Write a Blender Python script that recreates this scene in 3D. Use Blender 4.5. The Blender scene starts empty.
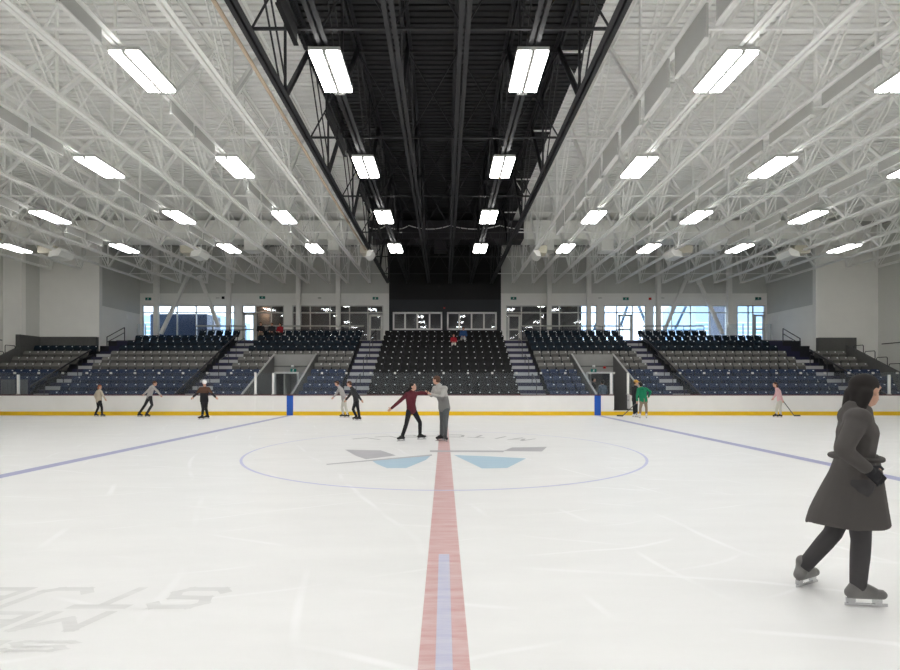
import bpy, math, random
from mathutils import Vector, Matrix
random.seed(7)
SC = bpy.context.scene
COL = SC.collection
H = 1.63            # eye height
V = Vector

# ------------------------------------------------------------------ helpers
def W(px, py, d, dd=0.0):
    """a point of the hall read off the photograph at distance d (+dd)"""
    D = d + dd
    return V(((px - 444) * D / 500, D, H + (383 - py) * D / 500))

def G(px, py):
    D = 500 * H / (py - 383)
    return ((px - 444) * D / 500, D)

ORD = ['zeroth', 'first', 'second', 'third', 'fourth', 'fifth', 'sixth', 'seventh', 'eighth', 'ninth', 'tenth',
       'eleventh', 'twelfth', 'thirteenth', 'fourteenth', 'fifteenth', 'sixteenth', 'seventeenth', 'eighteenth',
       'nineteenth', 'twentieth', 'twenty-first', 'twenty-second', 'twenty-third', 'twenty-fourth']

def mat(name, col, rough=0.6, metal=0.0, spec=0.5, noise=0.0, nscale=8.0, bump=0.0, bscale=60.0):
    m = bpy.data.materials.new(name); m.use_nodes = True
    nt = m.node_tree; b = nt.nodes['Principled BSDF']
    b.inputs['Base Color'].default_value = (*col, 1)
    b.inputs['Roughness'].default_value = rough
    b.inputs['Metallic'].default_value = metal
    b.inputs['Specular IOR Level'].default_value = spec
    tc = nt.nodes.new('ShaderNodeTexCoord')
    n = nt.nodes.new('ShaderNodeTexNoise'); n.inputs['Scale'].default_value = nscale; n.inputs['Detail'].default_value = 4
    nt.links.new(tc.outputs['Object'], n.inputs['Vector'])
    r = nt.nodes.new('ShaderNodeMix'); r.data_type = 'RGBA'
    k = max(noise, 0.04)
    r.inputs['A'].default_value = (*[c * (1 - k) for c in col], 1)
    r.inputs['B'].default_value = (*[min(1, c * (1 + k)) for c in col], 1)
    nt.links.new(n.outputs['Fac'], r.inputs['Factor'])
    nt.links.new(r.outputs['Result'], b.inputs['Base Color'])
    if bump:
        n2 = nt.nodes.new('ShaderNodeTexNoise'); n2.inputs['Scale'].default_value = bscale
        nt.links.new(tc.outputs['Object'], n2.inputs['Vector'])
        bp = nt.nodes.new('ShaderNodeBump'); bp.inputs['Strength'].default_value = bump
        nt.links.new(n2.outputs['Fac'], bp.inputs['Height']); nt.links.new(bp.outputs['Normal'], b.inputs['Normal'])
    return m

def emat(name, col, s):
    m = bpy.data.materials.new(name); m.use_nodes = True
    nt = m.node_tree; nt.nodes.remove(nt.nodes['Principled BSDF'])
    e = nt.nodes.new('ShaderNodeEmission'); e.inputs['Color'].default_value = (*col, 1); e.inputs['Strength'].default_value = s
    nt.links.new(e.outputs[0], nt.nodes['Material Output'].inputs[0])
    return m

def glassmat(name, haze=0.05, refl=1.0, tint=(0.95, 0.98, 1.0), rough=0.02):
    m = bpy.data.materials.new(name); m.use_nodes = True
    nt = m.node_tree; nt.nodes.remove(nt.nodes['Principled BSDF'])
    t = nt.nodes.new('ShaderNodeBsdfTransparent'); t.inputs[0].default_value = (*tint, 1)
    d = nt.nodes.new('ShaderNodeBsdfDiffuse'); d.inputs[0].default_value = (0.8, 0.85, 0.9, 1)
    g = nt.nodes.new('ShaderNodeBsdfGlossy'); g.inputs['Roughness'].default_value = rough
    fr = nt.nodes.new('ShaderNodeFresnel'); fr.inputs[0].default_value = 1.45
    mu = nt.nodes.new('ShaderNodeMath'); mu.operation = 'MULTIPLY'; mu.inputs[1].default_value = refl; mu.use_clamp = True
    nt.links.new(fr.outputs[0], mu.inputs[0])
    a = nt.nodes.new('ShaderNodeMixShader'); a.inputs[0].default_value = haze
    nt.links.new(t.outputs[0], a.inputs[1]); nt.links.new(d.outputs[0], a.inputs[2])
    b = nt.nodes.new('ShaderNodeMixShader')
    nt.links.new(mu.outputs[0], b.inputs[0]); nt.links.new(a.outputs[0], b.inputs[1]); nt.links.new(g.outputs[0], b.inputs[2])
    nt.links.new(b.outputs[0], nt.nodes['Material Output'].inputs[0])
    return m

class MB:
    """collects shapes; build() links them as ONE mesh object"""
    def __init__(s): s.v = []; s.f = []; s.mi = []; s.cur = 0
    def add(s, vs, fs):
        o = len(s.v); s.v += [V(p) for p in vs]
        for f in fs: s.f.append([i + o for i in f]); s.mi.append(s.cur)
        return s
    def box(s, x0, x1, y0, y1, z0, z1):
        return s.add([(x, y, z) for z in (z0, z1) for y in (y0, y1) for x in (x0, x1)],
                     [(0, 2, 3, 1), (4, 5, 7, 6), (0, 1, 5, 4), (2, 6, 7, 3), (0, 4, 6, 2), (1, 3, 7, 5)])
    def beam(s, a, b, w, h, side=V((1, 0, 0))):
        a = V(a); b = V(b); d = (b - a).normalized()
        x = side - d * side.dot(d)
        if x.length < 1e-4: x = V((0, 1, 0)) - d * d.y
        x.normalize(); y = d.cross(x)
        vs = [p + x * (i * w / 2) + y * (j * h / 2) for p in (a, b) for j in (-1, 1) for i in (-1, 1)]
        return s.add(vs, [(0, 2, 3, 1), (4, 5, 7, 6), (0, 1, 5, 4), (2, 6, 7, 3), (0, 4, 6, 2), (1, 3, 7, 5)])
    def tube(s, pts, r, n=8):
        pts = [V(p) for p in pts]; o = len(s.v); N = len(pts)
        rr = r if isinstance(r, (list, tuple)) else [r] * N
        ref = None
        for k, p in enumerate(pts):
            d = (pts[min(k + 1, N - 1)] - pts[max(k - 1, 0)]).normalized()
            if ref is None or abs(ref.dot(d)) > .95: ref = V((0, 0, 1)) if abs(d.z) < .8 else V((1, 0, 0))
            x = d.cross(ref).normalized(); y = x.cross(d)
            for i in range(n):
                t = 2 * math.pi * i / n; s.v.append(p + (x * math.cos(t) + y * math.sin(t)) * rr[k])
        for k in range(N - 1):
            for i in range(n):
                a = o + k * n + i; b = o + k * n + (i + 1) % n
                s.f.append([a, b, b + n, a + n]); s.mi.append(s.cur)
        s.f.append([o + i for i in reversed(range(n))]); s.mi.append(s.cur)
        s.f.append([o + (N - 1) * n + i for i in range(n)]); s.mi.append(s.cur)
        return s
    def ell(s, c, r, M=None, nu=16, nv=10):
        c = V(c); o = len(s.v); r = V(r) if not isinstance(r, float) else V((r, r, r))
        vs = [V((0, 0, 1))]
        for j in range(1, nv):
            t = math.pi * j / nv
            for i in range(nu):
                p = 2 * math.pi * i / nu
                vs.append(V((math.sin(t) * math.cos(p), math.sin(t) * math.sin(p), math.cos(t))))
        vs.append(V((0, 0, -1)))
        out = []
        for v in vs:
            q = V((v.x * r.x, v.y * r.y, v.z * r.z))
            out.append(c + (M @ q if M else q))
        fs = []
        for i in range(nu): fs.append((0, 1 + i, 1 + (i + 1) % nu))
        for j in range(nv - 2):
            for i in range(nu):
                a = 1 + j * nu + i; b = 1 + j * nu + (i + 1) % nu
                fs.append((a, a + nu, b + nu, b))
        L = len(vs) - 1
        for i in range(nu): fs.append((L, 1 + (nv - 2) * nu + (i + 1) % nu, 1 + (nv - 2) * nu + i))
        return s.add(out, fs)
    def rcone(s, a, ra, b, rb):
        a = V(a); b = V(b)
        s.ell(a, V((ra,) * 3), None, 12, 8); s.ell(b, V((rb,) * 3), None, 12, 8)
        if (b - a).length > 1e-4: s.tube([a, b], [ra, rb], 12)
        return s
    def prism(s, poly, y0, y1, axis='y'):
        """polygon in the plane across the axis, extruded along the axis"""
        n = len(poly)
        f = {'y': lambda p, t: (p[0], t, p[1]), 'x': lambda p, t: (t, p[0], p[1]), 'z': lambda p, t: (p[0], p[1], t)}[axis]
        vs = [f(p, y0) for p in poly] + [f(p, y1) for p in poly]
        return s.add(vs, [tuple(range(n)), tuple(reversed(range(n, 2 * n)))] + [(i, (i + n), (i + 1) % n + n, (i + 1) % n) for i in range(n)])
    def mesh(s, name, rel=V((0, 0, 0))):
        me = bpy.data.meshes.new(name)
        me.from_pydata([v - rel for v in s.v], [], s.f)
        me.polygons.foreach_set('material_index', s.mi)
        import bmesh
        bm = bmesh.new(); bm.from_mesh(me); bmesh.ops.recalc_face_normals(bm, faces=bm.faces); bm.to_mesh(me); bm.free()
        return me
    def build(s, name, mats, parent=None, smooth=False, bevel=0.0, loc=None):
        rel = V(loc) if loc is not None else (parent_loc(parent) if parent else V((0, 0, 0)))
        me = s.mesh(name, rel)
        for m in (mats if isinstance(mats, (list, tuple)) else [mats]): me.materials.append(m)
        if smooth:
            me.polygons.foreach_set('use_smooth', [True] * len(me.polygons))
        o = bpy.data.objects.new(name, me); COL.objects.link(o)
        if parent: o.parent = parent
        elif loc is not None: o.location = rel
        if bevel:
            b = o.modifiers.new('bevel', 'BEVEL'); b.width = bevel; b.segments = 2; b.limit_method = 'ANGLE'
        return o

def parent_loc(o):
    p = V((0, 0, 0))
    while o is not None: p += o.location; o = o.parent
    return p

def thing(name, label, cat, loc=(0, 0, 0), group=None):
    o = bpy.data.objects.new(name, None); COL.objects.link(o); o.location = loc; o.empty_display_size = .1
    return tag(o, label, cat, group)
def tag(o, label, cat, group=None, kind=None):
    o['label'] = label; o['category'] = cat
    if group: o['group'] = group
    if kind: o['kind'] = kind
    return o
def struct(o, label=None):
    o['kind'] = 'structure'
    if label: o['label'] = label; o['category'] = 'structure'
    return o
def dup(root, loc, label, group=None):
    r = root.copy(); COL.objects.link(r); r.location = loc; r['label'] = label
    if group: r['group'] = group
    for ch in KIDS(root):
        c = ch.copy(); COL.objects.link(c); c.parent = r
        for g in KIDS(ch):
            d = g.copy(); COL.objects.link(d); d.parent = c
    return r
_kids = {}
def KIDS(o):
    k = o.name
    if k not in _kids: _kids[k] = list(o.children)
    return _kids[k]

def remesh(mb, voxel, smooth=3):
    me = mb.mesh('tmp')
    o = bpy.data.objects.new('tmp', me); COL.objects.link(o)
    r = o.modifiers.new('r', 'REMESH'); r.mode = 'VOXEL'; r.voxel_size = voxel
    if smooth:
        s = o.modifiers.new('s', 'SMOOTH'); s.iterations = smooth; s.factor = .5
    dg = bpy.context.evaluated_depsgraph_get(); dg.update()
    out = bpy.data.meshes.new_from_object(o.evaluated_get(dg))
    bpy.data.objects.remove(o); bpy.data.meshes.remove(me)
    return out
def vox(mb, name, m, parent, voxel, smooth=3, zsplit=None):
    me = remesh(mb, voxel, smooth); off = parent_loc(parent)
    me.transform(Matrix.Translation(-off)); me.name = name
    me.materials.clear()
    for q in (m if isinstance(m, (list, tuple)) else [m]): me.materials.append(q)
    me.polygons.foreach_set('use_smooth', [True] * len(me.polygons))
    if zsplit is not None:
        for p in me.polygons: p.material_index = 1 if p.center.z + off.z < zsplit else 0
    o = bpy.data.objects.new(name, me); COL.objects.link(o); o.parent = parent
    return o

# ------------------------------------------------------------------ materials
M = {}
M['steel_white'] = mat('white painted steel', (.92, .92, .90), .5)
M['steel_black'] = mat('black painted steel', (.022, .022, .025), .5)
M['deck_white'] = mat('white roof deck', (.84, .84, .82), .75)
M['deck_black'] = mat('black roof deck', (.011, .011, .013), .6)
M['baffle'] = mat('grey acoustic felt', (.50, .50, .48), .9, bump=.1)
M['baffle_lit_edge'] = mat('painted ice-glow edge', (.82, .82, .8), .4)  # white stands for ice light on panel undersides, put into the colour
M['baffle_black'] = mat('black acoustic felt', (.008, .008, .009), .95)
M['wall_white'] = mat('pale painted wall', (.90, .89, .86), .7, noise=.03, nscale=1.5)
M['wall_block'] = mat('white wall panel', (.88, .87, .84), .7, noise=.03, nscale=1.2)
M['wall_upper'] = mat('upper wall grey with shade', (.63, .63, .60), .75, noise=.05, nscale=1.5)  # real grey on the return walls; on the back wall it paints shade
M['wall_dark'] = mat('grey wall', (.66, .66, .63), .7)
M['wall_hall'] = mat('white hall wall', (.88, .87, .85), .7)
M['floor_hall'] = mat('pale hall floor', (.7, .7, .68), .6)
M['wall_black'] = mat('black painted wall', (.008, .008, .009), .7)
M['wall_char'] = mat('charcoal wall panel', (.022, .025, .032), .6)
M['parapet'] = mat('dark grey concrete', (.10, .10, .095), .8, noise=.15)
M['concrete'] = mat('grey concrete', (.28, .28, .27), .8, noise=.12, nscale=3)
M['concrete_lt'] = mat('light concrete', (.42, .42, .40), .8, noise=.1, nscale=3)
M['vom_dark'] = mat('charcoal painted block', (.12, .12, .115), .8, noise=.1)
M['riser'] = mat('navy riser paint', (.012, .012, .045), .6)
M['step'] = mat('pale step nosing', (.42, .42, .43), .7)
M['frame'] = mat('light aluminium', (.62, .62, .60), .4, metal=.2)
M['frame_white'] = mat('white window frame', (.93, .93, .91), .5)
M['rail'] = mat('dark painted rail', (.02, .02, .025), .4)
M['rail_lt'] = mat('galvanised rail', (.55, .55, .53), .35, metal=.4)
M['board'] = mat('white board plastic', (.90, .885, .865), .3, noise=.03, nscale=2)
M['kick'] = mat('yellow kick plate', (.88, .57, .01), .35, noise=.05)
M['cap'] = mat('dark red cap rail', (.10, .022, .022), .4)
M['stripe'] = mat('blue board stripe', (.01, .10, .50), .35)
M['post'] = mat('white glass post', (.85, .85, .83), .4)
M['rubber'] = mat('black rubber', (.012, .012, .013), .8)
M['heater'] = mat('cream heater casing', (.62, .58, .48), .5)
M['duct'] = mat('white duct sheet', (.92, .92, .88), .5, noise=.03)
M['duct_black'] = mat('black duct sheet', (.025, .022, .027), .5)
M['pipe'] = mat('tan gas pipe', (.60, .47, .35), .5)
M['lamp_case'] = mat('lamp casing', (.55, .55, .53), .5)
M['lamp'] = emat('lamp diffuser', (1, .99, .97), 21.0)
M['plate'] = mat('white number plate', (.85, .86, .88), .3)
M['seat_black'] = mat('black seat plastic', (.0065, .0065, .007), .6, spec=.22)
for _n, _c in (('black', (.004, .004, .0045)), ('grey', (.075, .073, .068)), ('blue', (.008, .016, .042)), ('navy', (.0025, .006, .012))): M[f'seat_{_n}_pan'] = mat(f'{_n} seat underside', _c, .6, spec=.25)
M['seat_grey'] = mat('grey seat plastic', (.16, .157, .147), .5, spec=.3)
M['seat_blue'] = mat('blue seat plastic', (.020, .036, .085), .5, spec=.3)
M['seat_navy'] = mat('dark navy seat plastic', (.003, .0135, .026), .55, spec=.25)
M['glass'] = glassmat('rink glass', .02, .35)
M['pane'] = glassmat('window glass', .0, 1.3, (.92, .96, 1.0), .03)
M['sign_green'] = mat('green sign face', (.0, .16, .13), .4)
M['sign_white'] = mat('white pictogram', (.85, .9, .9), .4)
M['red'] = mat('red alarm', (.5, .01, .01), .4)
M['skin'] = mat('skin', (.62, .36, .26), .5)
M['skin2'] = mat('tanned skin', (.48, .26, .18), .5)
M['eye'] = mat('dark eye', (.01, .008, .006), .2)
M['lip'] = mat('lips', (.40, .12, .11), .5)
def cloth(n, c): 
    if n not in M: M[n] = mat(n, c, .85, bump=.15, bscale=90)
    return M[n]
cloth('hair_dark', (.012, .009, .008)); cloth('hair_brown', (.10, .045, .025)); cloth('hair_ginger', (.36, .11, .05))
cloth('coat_grey', (.075, .068, .065)); cloth('leggings', (.055, .052, .055)); cloth('maroon', (.10, .010, .020))
cloth('black_cloth', (.010, .010, .013)); cloth('sweater', (.42, .41, .39)); cloth('sweater_dark', (.20, .20, .195))
cloth('grey_trousers', (.10, .11, .115)); cloth('beige', (.55, .47, .37)); cloth('pale_grey', (.42, .40, .39))
cloth('charcoal_cloth', (.028, .028, .032)); cloth('green_cloth', (.005, .22, .10)); cloth('khaki', (.28, .21, .15))
cloth('pink', (.72, .45, .47)); cloth('cream', (.62, .60, .54)); cloth('red_cloth', (.35, .008, .02)); cloth('blue_cloth', (.015, .06, .18))
cloth('denim', (.10, .14, .19)); cloth('yellow_cloth', (.75, .42, .08)); cloth('brown_cloth', (.11, .05, .03)); cloth('white_cloth', (.8, .78, .76))
M['skate_black'] = mat('black skate leather', (.012, .012, .013), .4)
M['skate_white'] = mat('white skate leather', (.75, .74, .72), .4)
M['skate_grey'] = mat('grey skate leather', (.16, .155, .15), .4)
M['blade'] = mat('skate blade steel', (.6, .6, .62), .25, metal=.9)
M['stick'] = mat('dark stick shaft', (.08, .08, .09), .5)
M['helmet'] = mat('white helmet shell', (.85, .85, .85), .3)

# ice: white, softly glossy, skate scratches
def ice_material():
    m = bpy.data.materials.new('ice'); m.use_nodes = True; nt = m.node_tree; b = nt.nodes['Principled BSDF']
    tc = nt.nodes.new('ShaderNodeTexCoord'); mp = nt.nodes.new('ShaderNodeMapping'); mp.inputs['Scale'].default_value = (.6, 2.4, 1)
    nt.links.new(tc.outputs['Object'], mp.inputs[0])
    n = nt.nodes.new('ShaderNodeTexNoise'); n.inputs['Scale'].default_value = .8; n.inputs['Detail'].default_value = 6; n.inputs['Roughness'].default_value = .65
    nt.links.new(mp.outputs[0], n.inputs['Vector'])
    cr = nt.nodes.new('ShaderNodeValToRGB')
    cr.color_ramp.elements[0].position = .3; cr.color_ramp.elements[0].color = (.835, .835, .825, 1)
    cr.color_ramp.elements[1].position = .7; cr.color_ramp.elements[1].color = (.885, .885, .875, 1)
    nt.links.new(n.outputs['Fac'], cr.inputs[0])
    # thin pale skate cuts: distorted wave bands
    mix = cr.outputs[0]
    for ang, sc, seed in ((.25, .35, 3.1), (-.35, .5, 9.7), (1.2, .3, 17.0)):
        mp2 = nt.nodes.new('ShaderNodeMapping'); mp2.inputs['Rotation'].default_value = (0, 0, ang); mp2.inputs['Location'].default_value = (seed, seed * .7, 0)
        nt.links.new(tc.outputs['Object'], mp2.inputs[0])
        w = nt.nodes.new('ShaderNodeTexWave'); w.bands_direction = 'Y'; w.inputs['Scale'].default_value = sc; w.inputs['Distortion'].default_value = 9; w.inputs['Detail'].default_value = 3; w.inputs['Detail Scale'].default_value = .35
        nt.links.new(mp2.outputs[0], w.inputs[0])
        c2 = nt.nodes.new('ShaderNodeValToRGB'); c2.color_ramp.elements[0].position = .985; c2.color_ramp.elements[1].position = 1.0
        nt.links.new(w.outputs['Fac'], c2.inputs[0])
        n3 = nt.nodes.new('ShaderNodeTexNoise'); n3.inputs['Scale'].default_value = .7; nt.links.new(mp2.outputs[0], n3.inputs['Vector'])
        c3 = nt.nodes.new('ShaderNodeValToRGB'); c3.color_ramp.elements[0].position = .5; c3.color_ramp.elements[1].position = .65
        nt.links.new(n3.outputs['Fac'], c3.inputs[0])
        mm = nt.nodes.new('ShaderNodeMath'); mm.operation = 'MULTIPLY'; nt.links.new(c2.outputs[0], mm.inputs[0]); nt.links.new(c3.outputs[0], mm.inputs[1])
        mx = nt.nodes.new('ShaderNodeMix'); mx.data_type = 'RGBA'; nt.links.new(mm.outputs[0], mx.inputs['Factor'])
        nt.links.new(mix, mx.inputs['A']); mx.inputs['B'].default_value = (.93, .93, .93, 1); mix = mx.outputs['Result']
    nt.links.new(mix, b.inputs['Base Color'])
    b.inputs['Roughness'].default_value = .36; b.inputs['Specular IOR Level'].default_value = .35
    bp = nt.nodes.new('ShaderNodeBump'); bp.inputs['Strength'].default_value = .06; nt.links.new(n.outputs['Fac'], bp.inputs['Height']); nt.links.new(bp.outputs['Normal'], b.inputs['Normal'])
    return m
M['ice'] = ice_material()
def paint(name, col, wear=.5, lo=.35, hi=.75):
    """worn paint under the ice: breaks up to the white ice"""
    m = bpy.data.materials.new(name); m.use_nodes = True; nt = m.node_tree; b = nt.nodes['Principled BSDF']
    tc = nt.nodes.new('ShaderNodeTexCoord'); mp = nt.nodes.new('ShaderNodeMapping'); mp.inputs['Scale'].default_value = (.7, 5, 1)
    nt.links.new(tc.outputs['Object'], mp.inputs[0])
    n = nt.nodes.new('ShaderNodeTexNoise'); n.inputs['Scale'].default_value = 2.2; n.inputs['Detail'].default_value = 8; n.inputs['Roughness'].default_value = .7
    nt.links.new(mp.outputs[0], n.inputs['Vector'])
    cr = nt.nodes.new('ShaderNodeValToRGB'); ice = (.86, .86, .85)
    cr.color_ramp.elements[0].position = lo; cr.color_ramp.elements[0].color = (*col, 1)
    cr.color_ramp.elements[1].position = hi; cr.color_ramp.elements[1].color = (*[c * (1 - wear) + i * wear for c, i in zip(col, ice)], 1)
    nt.links.new(n.outputs['Fac'], cr.inputs[0]); nt.links.new(cr.outputs[0], b.inputs['Base Color'])
    b.inputs['Roughness'].default_value = .36; b.inputs['Specular IOR Level'].default_value = .35
    return m
M['p_red'] = paint('worn red paint', (.62, .34, .33), .55); M['p_blue'] = paint('worn blue line paint', (.33, .34, .58), .25)
M['p_circle'] = paint('worn violet paint', (.55, .56, .78), .4); M['p_sky'] = paint('pale blue emblem paint', (.40, .58, .70), .25)
M['p_grey'] = paint('grey emblem paint', (.42, .41, .44), .35); M['p_letter'] = paint('grey lettering paint', (.40, .40, .40), .5)
M['p_faint'] = paint('faint grey lettering', (.70, .70, .69), .75); M['p_dash'] = paint('worn blue dash paint', (.52, .52, .68), .55)

# ------------------------------------------------------------------ hall shell
Z_CH, Z_TOP = 1.63 + 7.37, 1.63 + 10.3        # joist bottom / top chord
DW = 38.0                                      # far wall
fl = struct(MB().box(-30.5, 30.5, -.8, 25.1, -.1, 0).build('floor', M['ice']), 'white skating ice of the rink')
struct(MB().box(-38, 38, -14, -.8, -.15, -.01).box(-38, 38, 25.1, 38, -.15, -.01).box(-38, -30.5, -.8, 25.1, -.15, -.01).box(30.5, 38, -.8, 25.1, -.15, -.01).build('floor_concrete', M['floor_hall']))
# roof deck: trapezoid flutes running across the hall
def deck():
    mb = MB(); prof = []; y = -14.0
    while y < DW + .4:
        prof += [(y, 0), (y + .165, 0), (y + .172, .09), (y + .228, .09)]; y += .235
    for x0, x1, k in ((-38, -4.35, 0), (-4.35, 4.38, 1), (4.38, 38, 0)):
        mb.cur = k; o = len(mb.v)
        for (yy, zz) in prof: mb.v += [V((x0, yy, Z_TOP + .06 + zz)), V((x1, yy, Z_TOP + .06 + zz))]
        for i in range(len(prof) - 1):
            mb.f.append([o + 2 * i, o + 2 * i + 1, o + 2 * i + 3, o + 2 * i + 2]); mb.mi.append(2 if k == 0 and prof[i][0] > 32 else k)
    mb.cur = 0; mb.box(-38, 38, -14, DW + .4, Z_TOP + .2, Z_TOP + .35)
    return mb
struct(deck().build('ceiling', [M['deck_white'], M['deck_black'], mat('end roof deck with shade', (.42, .42, .41), .8)]))  # last colour is the white deck darkened to carry shade behind the duct

def xp(px, d=DW): return (px - 444) * d / 500
def zp(py, d=DW): return H + (383 - py) * d / 500
ZH, ZT, ZF = zp(305.3), zp(312.6), 4.65        # window head, transom bar, concourse floor
openings = [(142, 234.5), (242, 284), (292, 383.3), (506, 597), (604, 646), (653, 727), (737, 765.5)]
wb = MB()
def pier(a, b, z0, z1, k=0): 
    wb.cur = k; wb.box(xp(a), xp(b), DW, DW + .3, z0, z1)
ZU = zp(293.2)
for a, b in ((60, 389), (501, 860)): pier(a, b, ZH, ZU); pier(a, b, ZU, Z_TOP + .3, 3)  # upper band of the back wall has its shade put into the colour
edges = [60] + [e for o in openings[:3] for e in o] + [389]
for i in range(0, len(edges), 2): pier(edges[i], edges[i + 1], 0, ZH)
edges = [501] + [e for o in openings[3:] for e in o] + [860]
for i in range(0, len(edges), 2): pier(edges[i], edges[i + 1], 0, ZH)
for a, b in openings: pier(a, b, 0, ZF)
# black middle bay with its two window openings
zc0, zc1, zb = zp(330), zp(312), zp(299.5)
pier(389, 501, zb, Z_TOP + .3, 1)
pier(389, 501, zc1, zb, 2); pier(389, 501, 0, zc0, 2)
for a, b in ((389, 392.7), (442.3, 447), (496.8, 501)): pier(a, b, zc0, zc1, 2)
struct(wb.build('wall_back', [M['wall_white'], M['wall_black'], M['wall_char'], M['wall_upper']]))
# faint panel joints on the upper wall
tj = MB()
for a, b in ((141, 389), (501, 766)):
    tj.box(xp(a), xp(b), DW - .015, DW, zp(293.4), zp(292.9))
    x = a + 14
    while x < b - 6:
        tj.box(xp(x), xp(x + .5), DW - .015, DW, zp(293), Z_TOP); x += 18
struct(tj.build('trim_1', M['wall_dark']))
# side walls and blocks
XL, XR = -23.1, 24.55
struct(MB().box(XL - .3, XL, 33.8, DW, 3.6, 6.85).build('wall_left_return', M['wall_white']))
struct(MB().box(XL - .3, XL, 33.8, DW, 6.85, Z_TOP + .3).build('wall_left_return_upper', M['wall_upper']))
struct(MB().box(XR, XR + .3, 33.3, DW, 3.6, 6.85).build('wall_right_return', M['wall_white']))
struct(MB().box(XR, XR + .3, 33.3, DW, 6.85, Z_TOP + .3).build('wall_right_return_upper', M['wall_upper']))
struct(MB().box(-27.1, XL, 33.5, 33.8, 0, Z_TOP + .3).build('wall_left_block', M['wall_block']))
struct(MB().box(XR, 28.65, 33.0, 33.3, 0, Z_TOP + .3).build('wall_right_block', M['wall_block']))
struct(MB().box(-27.4, -27.1, 32.4, 33.8, 0, Z_TOP + .3).build('wall_left_side', M['wall_dark']))
struct(MB().box(-28.3, -27.1, 32.1, 32.4, 0, Z_TOP + .3).build('wall_left_pier', M['wall_block']))
struct(MB().box(-28.6, -28.3, 31.1, 32.4, 0, Z_TOP + .3).box(-38, -28.3, 30.8, 31.1, 0, Z_TOP + .3).build('wall_left_end', M['wall_dark']))
struct(MB().box(28.65, 28.95, 31.1, 33.3, 0, Z_TOP + .3).box(28.65, 38, 30.8, 31.1, 0, Z_TOP + .3).build('wall_right_end', M['wall_dark']))
struct(MB().box(-38.3, -38, -14, 31.1, 0, Z_TOP + .3).build('wall_left', M['wall_hall']))
struct(MB().box(38, 38.3, -14, 31.1, 0, Z_TOP + .3).build('wall_right', M['wall_hall']))
struct(MB().box(-38, 38, -14.3, -14, 0, Z_TOP + .3).build('wall_front', M['wall_hall']))
# dark concrete parapets under the wall blocks
struct(MB().box(-27.05, XL - .02, 33.2, 33.48, 3.0, 4.70).box(-27.08, -26.8, 31.6, 33.48, 3.0, 4.70).build('trim_2', M['parapet']))
struct(MB().box(XR - .02, 27.0, 32.72, 32.98, 3.0, 4.60).build('trim_3', M['parapet']))
# lobby behind the middle windows, dark vestibule and the outdoors
LB0, LB1 = xp(256), xp(580)
lob = MB().box(LB0 - .2, LB0, DW + .3, 44, ZF - .3, 8.2).box(LB1, LB1 + .2, DW + .3, 44, ZF - .3, 8.2)
lob.box(LB0, LB1, 44, 44.2, ZF - .3, 8.2).box(LB0, LB1, DW + .3, 44, 8.0, 8.2).box(LB0, LB1, DW + .3, 44, ZF - .3, ZF)
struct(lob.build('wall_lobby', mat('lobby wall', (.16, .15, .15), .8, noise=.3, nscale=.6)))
struct(MB().box(xp(138), xp(197), 39.6, 42, ZF - .3, zp(311)).box(xp(736), xp(749.5), 39.6, 42, ZF - .3, 8.0).build('wall_vestibule', mat('vestibule wall', (.015, .03, .07), .3)))
struct(MB().box(-60, 60, DW + .3, 90, 4.1, 4.35).build('floor_outside', mat('snowy ground', (.75, .8, .85), .8)))
M['clad'] = mat('pale blue cladding', (.42, .58, .76), .7, noise=.35, nscale=.4)
for x0, x1, zt_, lab in ((-36, -23.2, 8.7, 'pale blue building outside the far left windows'), (26.2, 42, 10.5, 'pale blue building outside the far right windows')):
    t = thing('outdoor_building', lab, 'building', ((x0 + x1) / 2, 56, 4.35))
    MB().box(x0, x1, 52, 60, 4.35, zt_).build('facade', M['clad'], t)
    for k in range(8): MB().box(x0, x1, 51.8, 52, 4.9 + k * .42, 5.0 + k * .42).build('ledge', M['frame_white'], t)
for n, px0, py0, px1, py1 in ((1, 594, 330, 603, 304), (2, 621, 325, 628, 304), (3, 648, 329, 638, 304), (4, 675, 329, 687, 304)):
    a = W(px0, py0, 39.6); b = W(px1, py1, 39.6)
    tag(MB().beam(a, b, .16, .16, V((0, 1, 0))).build('outdoor_brace', mat('blue grey steel', (.10, .17, .25), .5), loc=a), f'{ORD[n]} steel brace from the left outside the bright right-hand windows', 'brace', 'outdoor braces')

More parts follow.
